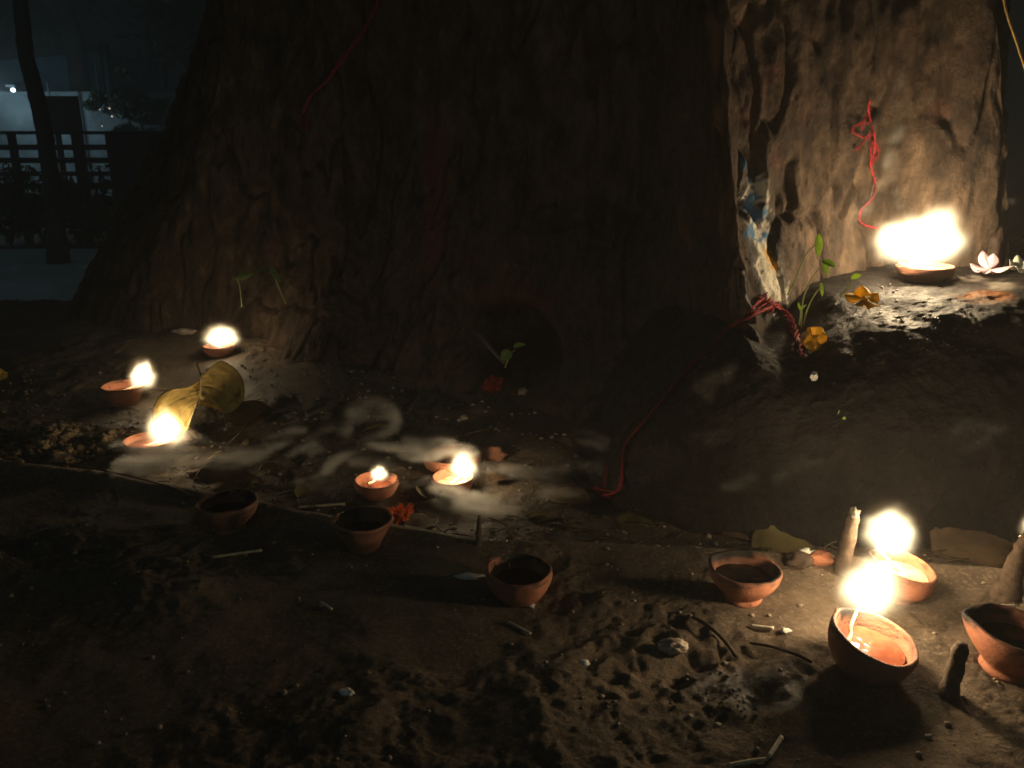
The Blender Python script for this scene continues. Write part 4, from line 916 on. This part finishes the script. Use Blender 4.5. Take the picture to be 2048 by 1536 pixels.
# ------------------------------------------------------------------ smoke
def smoke_material(dens, col=(.86, .84, .78), aniso=.2):
    m = bpy.data.materials.new('smoke'); m.use_nodes = True; t = m.node_tree; t.nodes.clear()
    o = t.nodes.new('ShaderNodeOutputMaterial'); v = t.nodes.new('ShaderNodeVolumePrincipled')
    v.inputs['Color'].default_value = (*col, 1); v.inputs['Density'].default_value = dens; v.inputs['Anisotropy'].default_value = aniso
    t.links.new(v.outputs[0], o.inputs['Volume']); return m
def smoke(name, label, wisps, dens, vox=.005, seed=0, pad=.03, rad=.007):
    """strands of smoke as soft tubes of density round free curves"""
    R_ = random.Random(seed); V = []; E_ = []
    for pts, spread, ns in wisps:
        base = spline([ony(u, v, y) for u, v, y in pts], 36)
        for s_ in range(ns):
            o = Vector((R_.gauss(0, .3), R_.gauss(0, 1.2), R_.gauss(0, 1)))*spread; ph = R_.uniform(0, 6); st_ = R_.uniform(0, .25); en = R_.uniform(.75, 1)
            prev = None
            for i, p in enumerate(base):
                t = i/35
                if t < st_ or t > en: continue
                q = p+o*(.25+.75*math.sin(math.pi*min(1, t*1.2+.1)))+Vector((math.sin(ph+t*5), math.cos(ph+t*4), math.sin(ph*2+t*6)))*spread*.35
                V.append(q[:]); 
                if prev is not None: E_.append((prev, len(V)-1))
                prev = len(V)-1
    me = bpy.data.meshes.new(name); me.from_pydata(V, E_, []); ob = bpy.data.objects.new(name, me); COL.objects.link(ob)
    A = np.array(V); lo_ = A.min(0)-pad; hi_ = A.max(0)+pad
    ng = bpy.data.node_groups.new(name, 'GeometryNodeTree')
    ng.interface.new_socket('Geometry', in_out='INPUT', socket_type='NodeSocketGeometry'); ng.interface.new_socket('Geometry', in_out='OUTPUT', socket_type='NodeSocketGeometry')
    N = ng.nodes; gi = N.new('NodeGroupInput'); go = N.new('NodeGroupOutput')
    vc = N.new('GeometryNodeVolumeCube'); pr = N.new('GeometryNodeProximity'); pr.target_element = 'EDGES'; ps = N.new('GeometryNodeInputPosition')
    vc.inputs['Min'].default_value = tuple(lo_); vc.inputs['Max'].default_value = tuple(hi_)
    for ax, k in zip('XYZ', range(3)): vc.inputs['Resolution '+ax].default_value = max(8, int((hi_[k]-lo_[k])/vox))
    no = N.new('ShaderNodeTexNoise'); no.inputs['Scale'].default_value = 22; no.inputs['Detail'].default_value = 2
    ng.links.new(ps.outputs[0], no.inputs['Vector'])
    sb = N.new('ShaderNodeVectorMath'); sb.operation = 'SUBTRACT'; sb.inputs[1].default_value = (.5, .5, .5); ng.links.new(no.outputs['Color'], sb.inputs[0])
    sc = N.new('ShaderNodeVectorMath'); sc.operation = 'SCALE'; sc.inputs['Scale'].default_value = .016; ng.links.new(sb.outputs[0], sc.inputs[0])
    ad = N.new('ShaderNodeVectorMath'); ad.operation = 'ADD'; ng.links.new(ps.outputs[0], ad.inputs[0]); ng.links.new(sc.outputs[0], ad.inputs[1])
    gsock = [s for s in pr.inputs if s.type == 'GEOMETRY'][0]; ng.links.new(gi.outputs[0], gsock)
    psock = [s for s in pr.inputs if s.type == 'VECTOR'][0]; ng.links.new(ad.outputs[0], psock)
    mp = N.new('ShaderNodeMapRange'); mp.interpolation_type = 'SMOOTHSTEP'; mp.inputs['From Min'].default_value = rad; mp.inputs['From Max'].default_value = 0.0
    ng.links.new(pr.outputs['Distance'], mp.inputs['Value'])
    n2 = N.new('ShaderNodeTexNoise'); n2.inputs['Scale'].default_value = 17; n2.inputs['Detail'].default_value = 3; st = N.new('ShaderNodeVectorMath'); st.operation = 'MULTIPLY'; st.inputs[1].default_value = (.55, 1.0, 3.2); ng.links.new(ps.outputs[0], st.inputs[0]); ng.links.new(st.outputs[0], n2.inputs['Vector'])
    m2 = N.new('ShaderNodeMapRange'); m2.inputs['From Min'].default_value = .44; m2.inputs['From Max'].default_value = .62; ng.links.new(n2.outputs[0], m2.inputs['Value'])
    ml = N.new('ShaderNodeMath'); ml.operation = 'MULTIPLY'; ng.links.new(mp.outputs[0], ml.inputs[0]); ng.links.new(m2.outputs[0], ml.inputs[1])
    ng.links.new(ml.outputs[0], vc.inputs['Density'])
    sm = N.new('GeometryNodeSetMaterial'); mt = smoke_material(dens); me.materials.append(mt); sm.inputs['Material'].default_value = mt
    ng.links.new(vc.outputs[0], sm.inputs[0]); ng.links.new(sm.outputs[0], go.inputs[0])
    md = ob.modifiers.new('smoke', 'NODES'); md.node_group = ng
    return tag(ob, label, 'smoke', kind='stuff')
smoke('smoke', 'pale curling incense smoke drifting right from the glowing stick across the lamps', [
    ([(224, 955, .99), (240, 935, .99), (300, 915, .99), (370, 910, .99), (430, 925, 1.0), (500, 905, 1.0), (560, 880, 1.02), (620, 858, 1.03)], .013, 12),
    ([(222, 905, .99), (280, 905, .99), (350, 925, .99), (430, 930, .99)], .010, 6),
    ([(560, 930, 1.0), (600, 915, 1.0), (650, 880, 1.02), (690, 872, 1.06), (700, 840, 1.06), (735, 822, 1.06), (775, 822, 1.06), (795, 845, 1.06), (770, 870, 1.06), (720, 895, 1.05), (670, 925, 1.03), (650, 955, 1.0), (610, 975, .98), (565, 962, .98)], .008, 11),
    ([(690, 915, 1.02), (740, 900, 1.02), (800, 915, 1.02), (850, 912, 1.02), (900, 905, 1.02)], .009, 9),
    ([(810, 892, 1.02), (850, 905, 1.02), (900, 900, 1.02), (960, 912, 1.02)], .006, 7),
    ([(800, 960, 1.0), (825, 978, 1.0), (850, 965, 1.0), (870, 975, 1.0)], .006, 5),
    ([(860, 975, .96), (905, 1000, .95), (940, 1015, .94), (1000, 1020, .94), (1050, 1000, .95), (1120, 985, .97), (1190, 1000, .97)], .008, 11),
    ([(930, 1000, .96), (990, 985, .96), (1060, 985, .97), (1110, 970, .98)], .006, 6),
    ([(1100, 905, 1.04), (1160, 890, 1.04), (1210, 908, 1.04), (1200, 930, 1.02), (1130, 950, 1.02), (1040, 945, 1.02), (960, 935, 1.02)], .008, 9),
  ], 72, .0036, 3, rad=.0088)
smoke('smoke', 'thin streaks of smoke rising around the fire on the root shelf', [
    ([(1800, 410, 1.0), (1790, 380, 1.0), (1778, 350, 1.0), (1770, 320, 1.0)], .005, 3),
    ([(1690, 460, .98), (1715, 440, .98), (1745, 405, 1.0), (1775, 350, 1.0), (1800, 250, 1.02), (1810, 120, 1.02)], .012, 4),
    ([(1985, 520, 1.0), (1988, 480, 1.0), (2010, 455, 1.0), (2030, 380, 1.0)], .004, 2),
    ([(1720, 560, .95), (1710, 500, .97), (1722, 470, .98)], .004, 2),
  ], 16, .005, 5)
smoke('smoke', 'faint grey drifts of smoke in front of the black root', [
    ([(1390, 790, .84), (1430, 765, .84), (1480, 735, .84)], .016, 5),
    ([(1540, 960, .80), (1580, 935, .80), (1640, 915, .80)], .006, 4),
    ([(1400, 880, .82), (1450, 850, .82), (1500, 810, .82)], .012, 4),
    ([(1440, 975, .80), (1480, 960, .80), (1520, 955, .80)], .005, 3),
    ([(1900, 900, .79), (1960, 870, .79), (2040, 850, .79)], .008, 4),
  ], 7, .005, 7)
hz = MB(); hz.box((-14, -1.5, -1.7), (14, 18, 7.5))
o = hz.build('haze', simple('haze', (1, 1, 1), (1, 1, 1), 1), smooth=False); hm = bpy.data.materials.new('smoky_air'); hm.use_nodes = True; t = hm.node_tree; t.nodes.clear()
oo = t.nodes.new('ShaderNodeOutputMaterial'); vv = t.nodes.new('ShaderNodeVolumePrincipled'); vv.inputs['Color'].default_value = (.9, .88, .84, 1); vv.inputs['Density'].default_value = .038; vv.inputs['Anisotropy'].default_value = .1
t.links.new(vv.outputs[0], oo.inputs['Volume']); o.data.materials.clear(); o.data.materials.append(hm)
tag(o, 'thin smoky night air around the lamps', 'haze', kind='stuff')
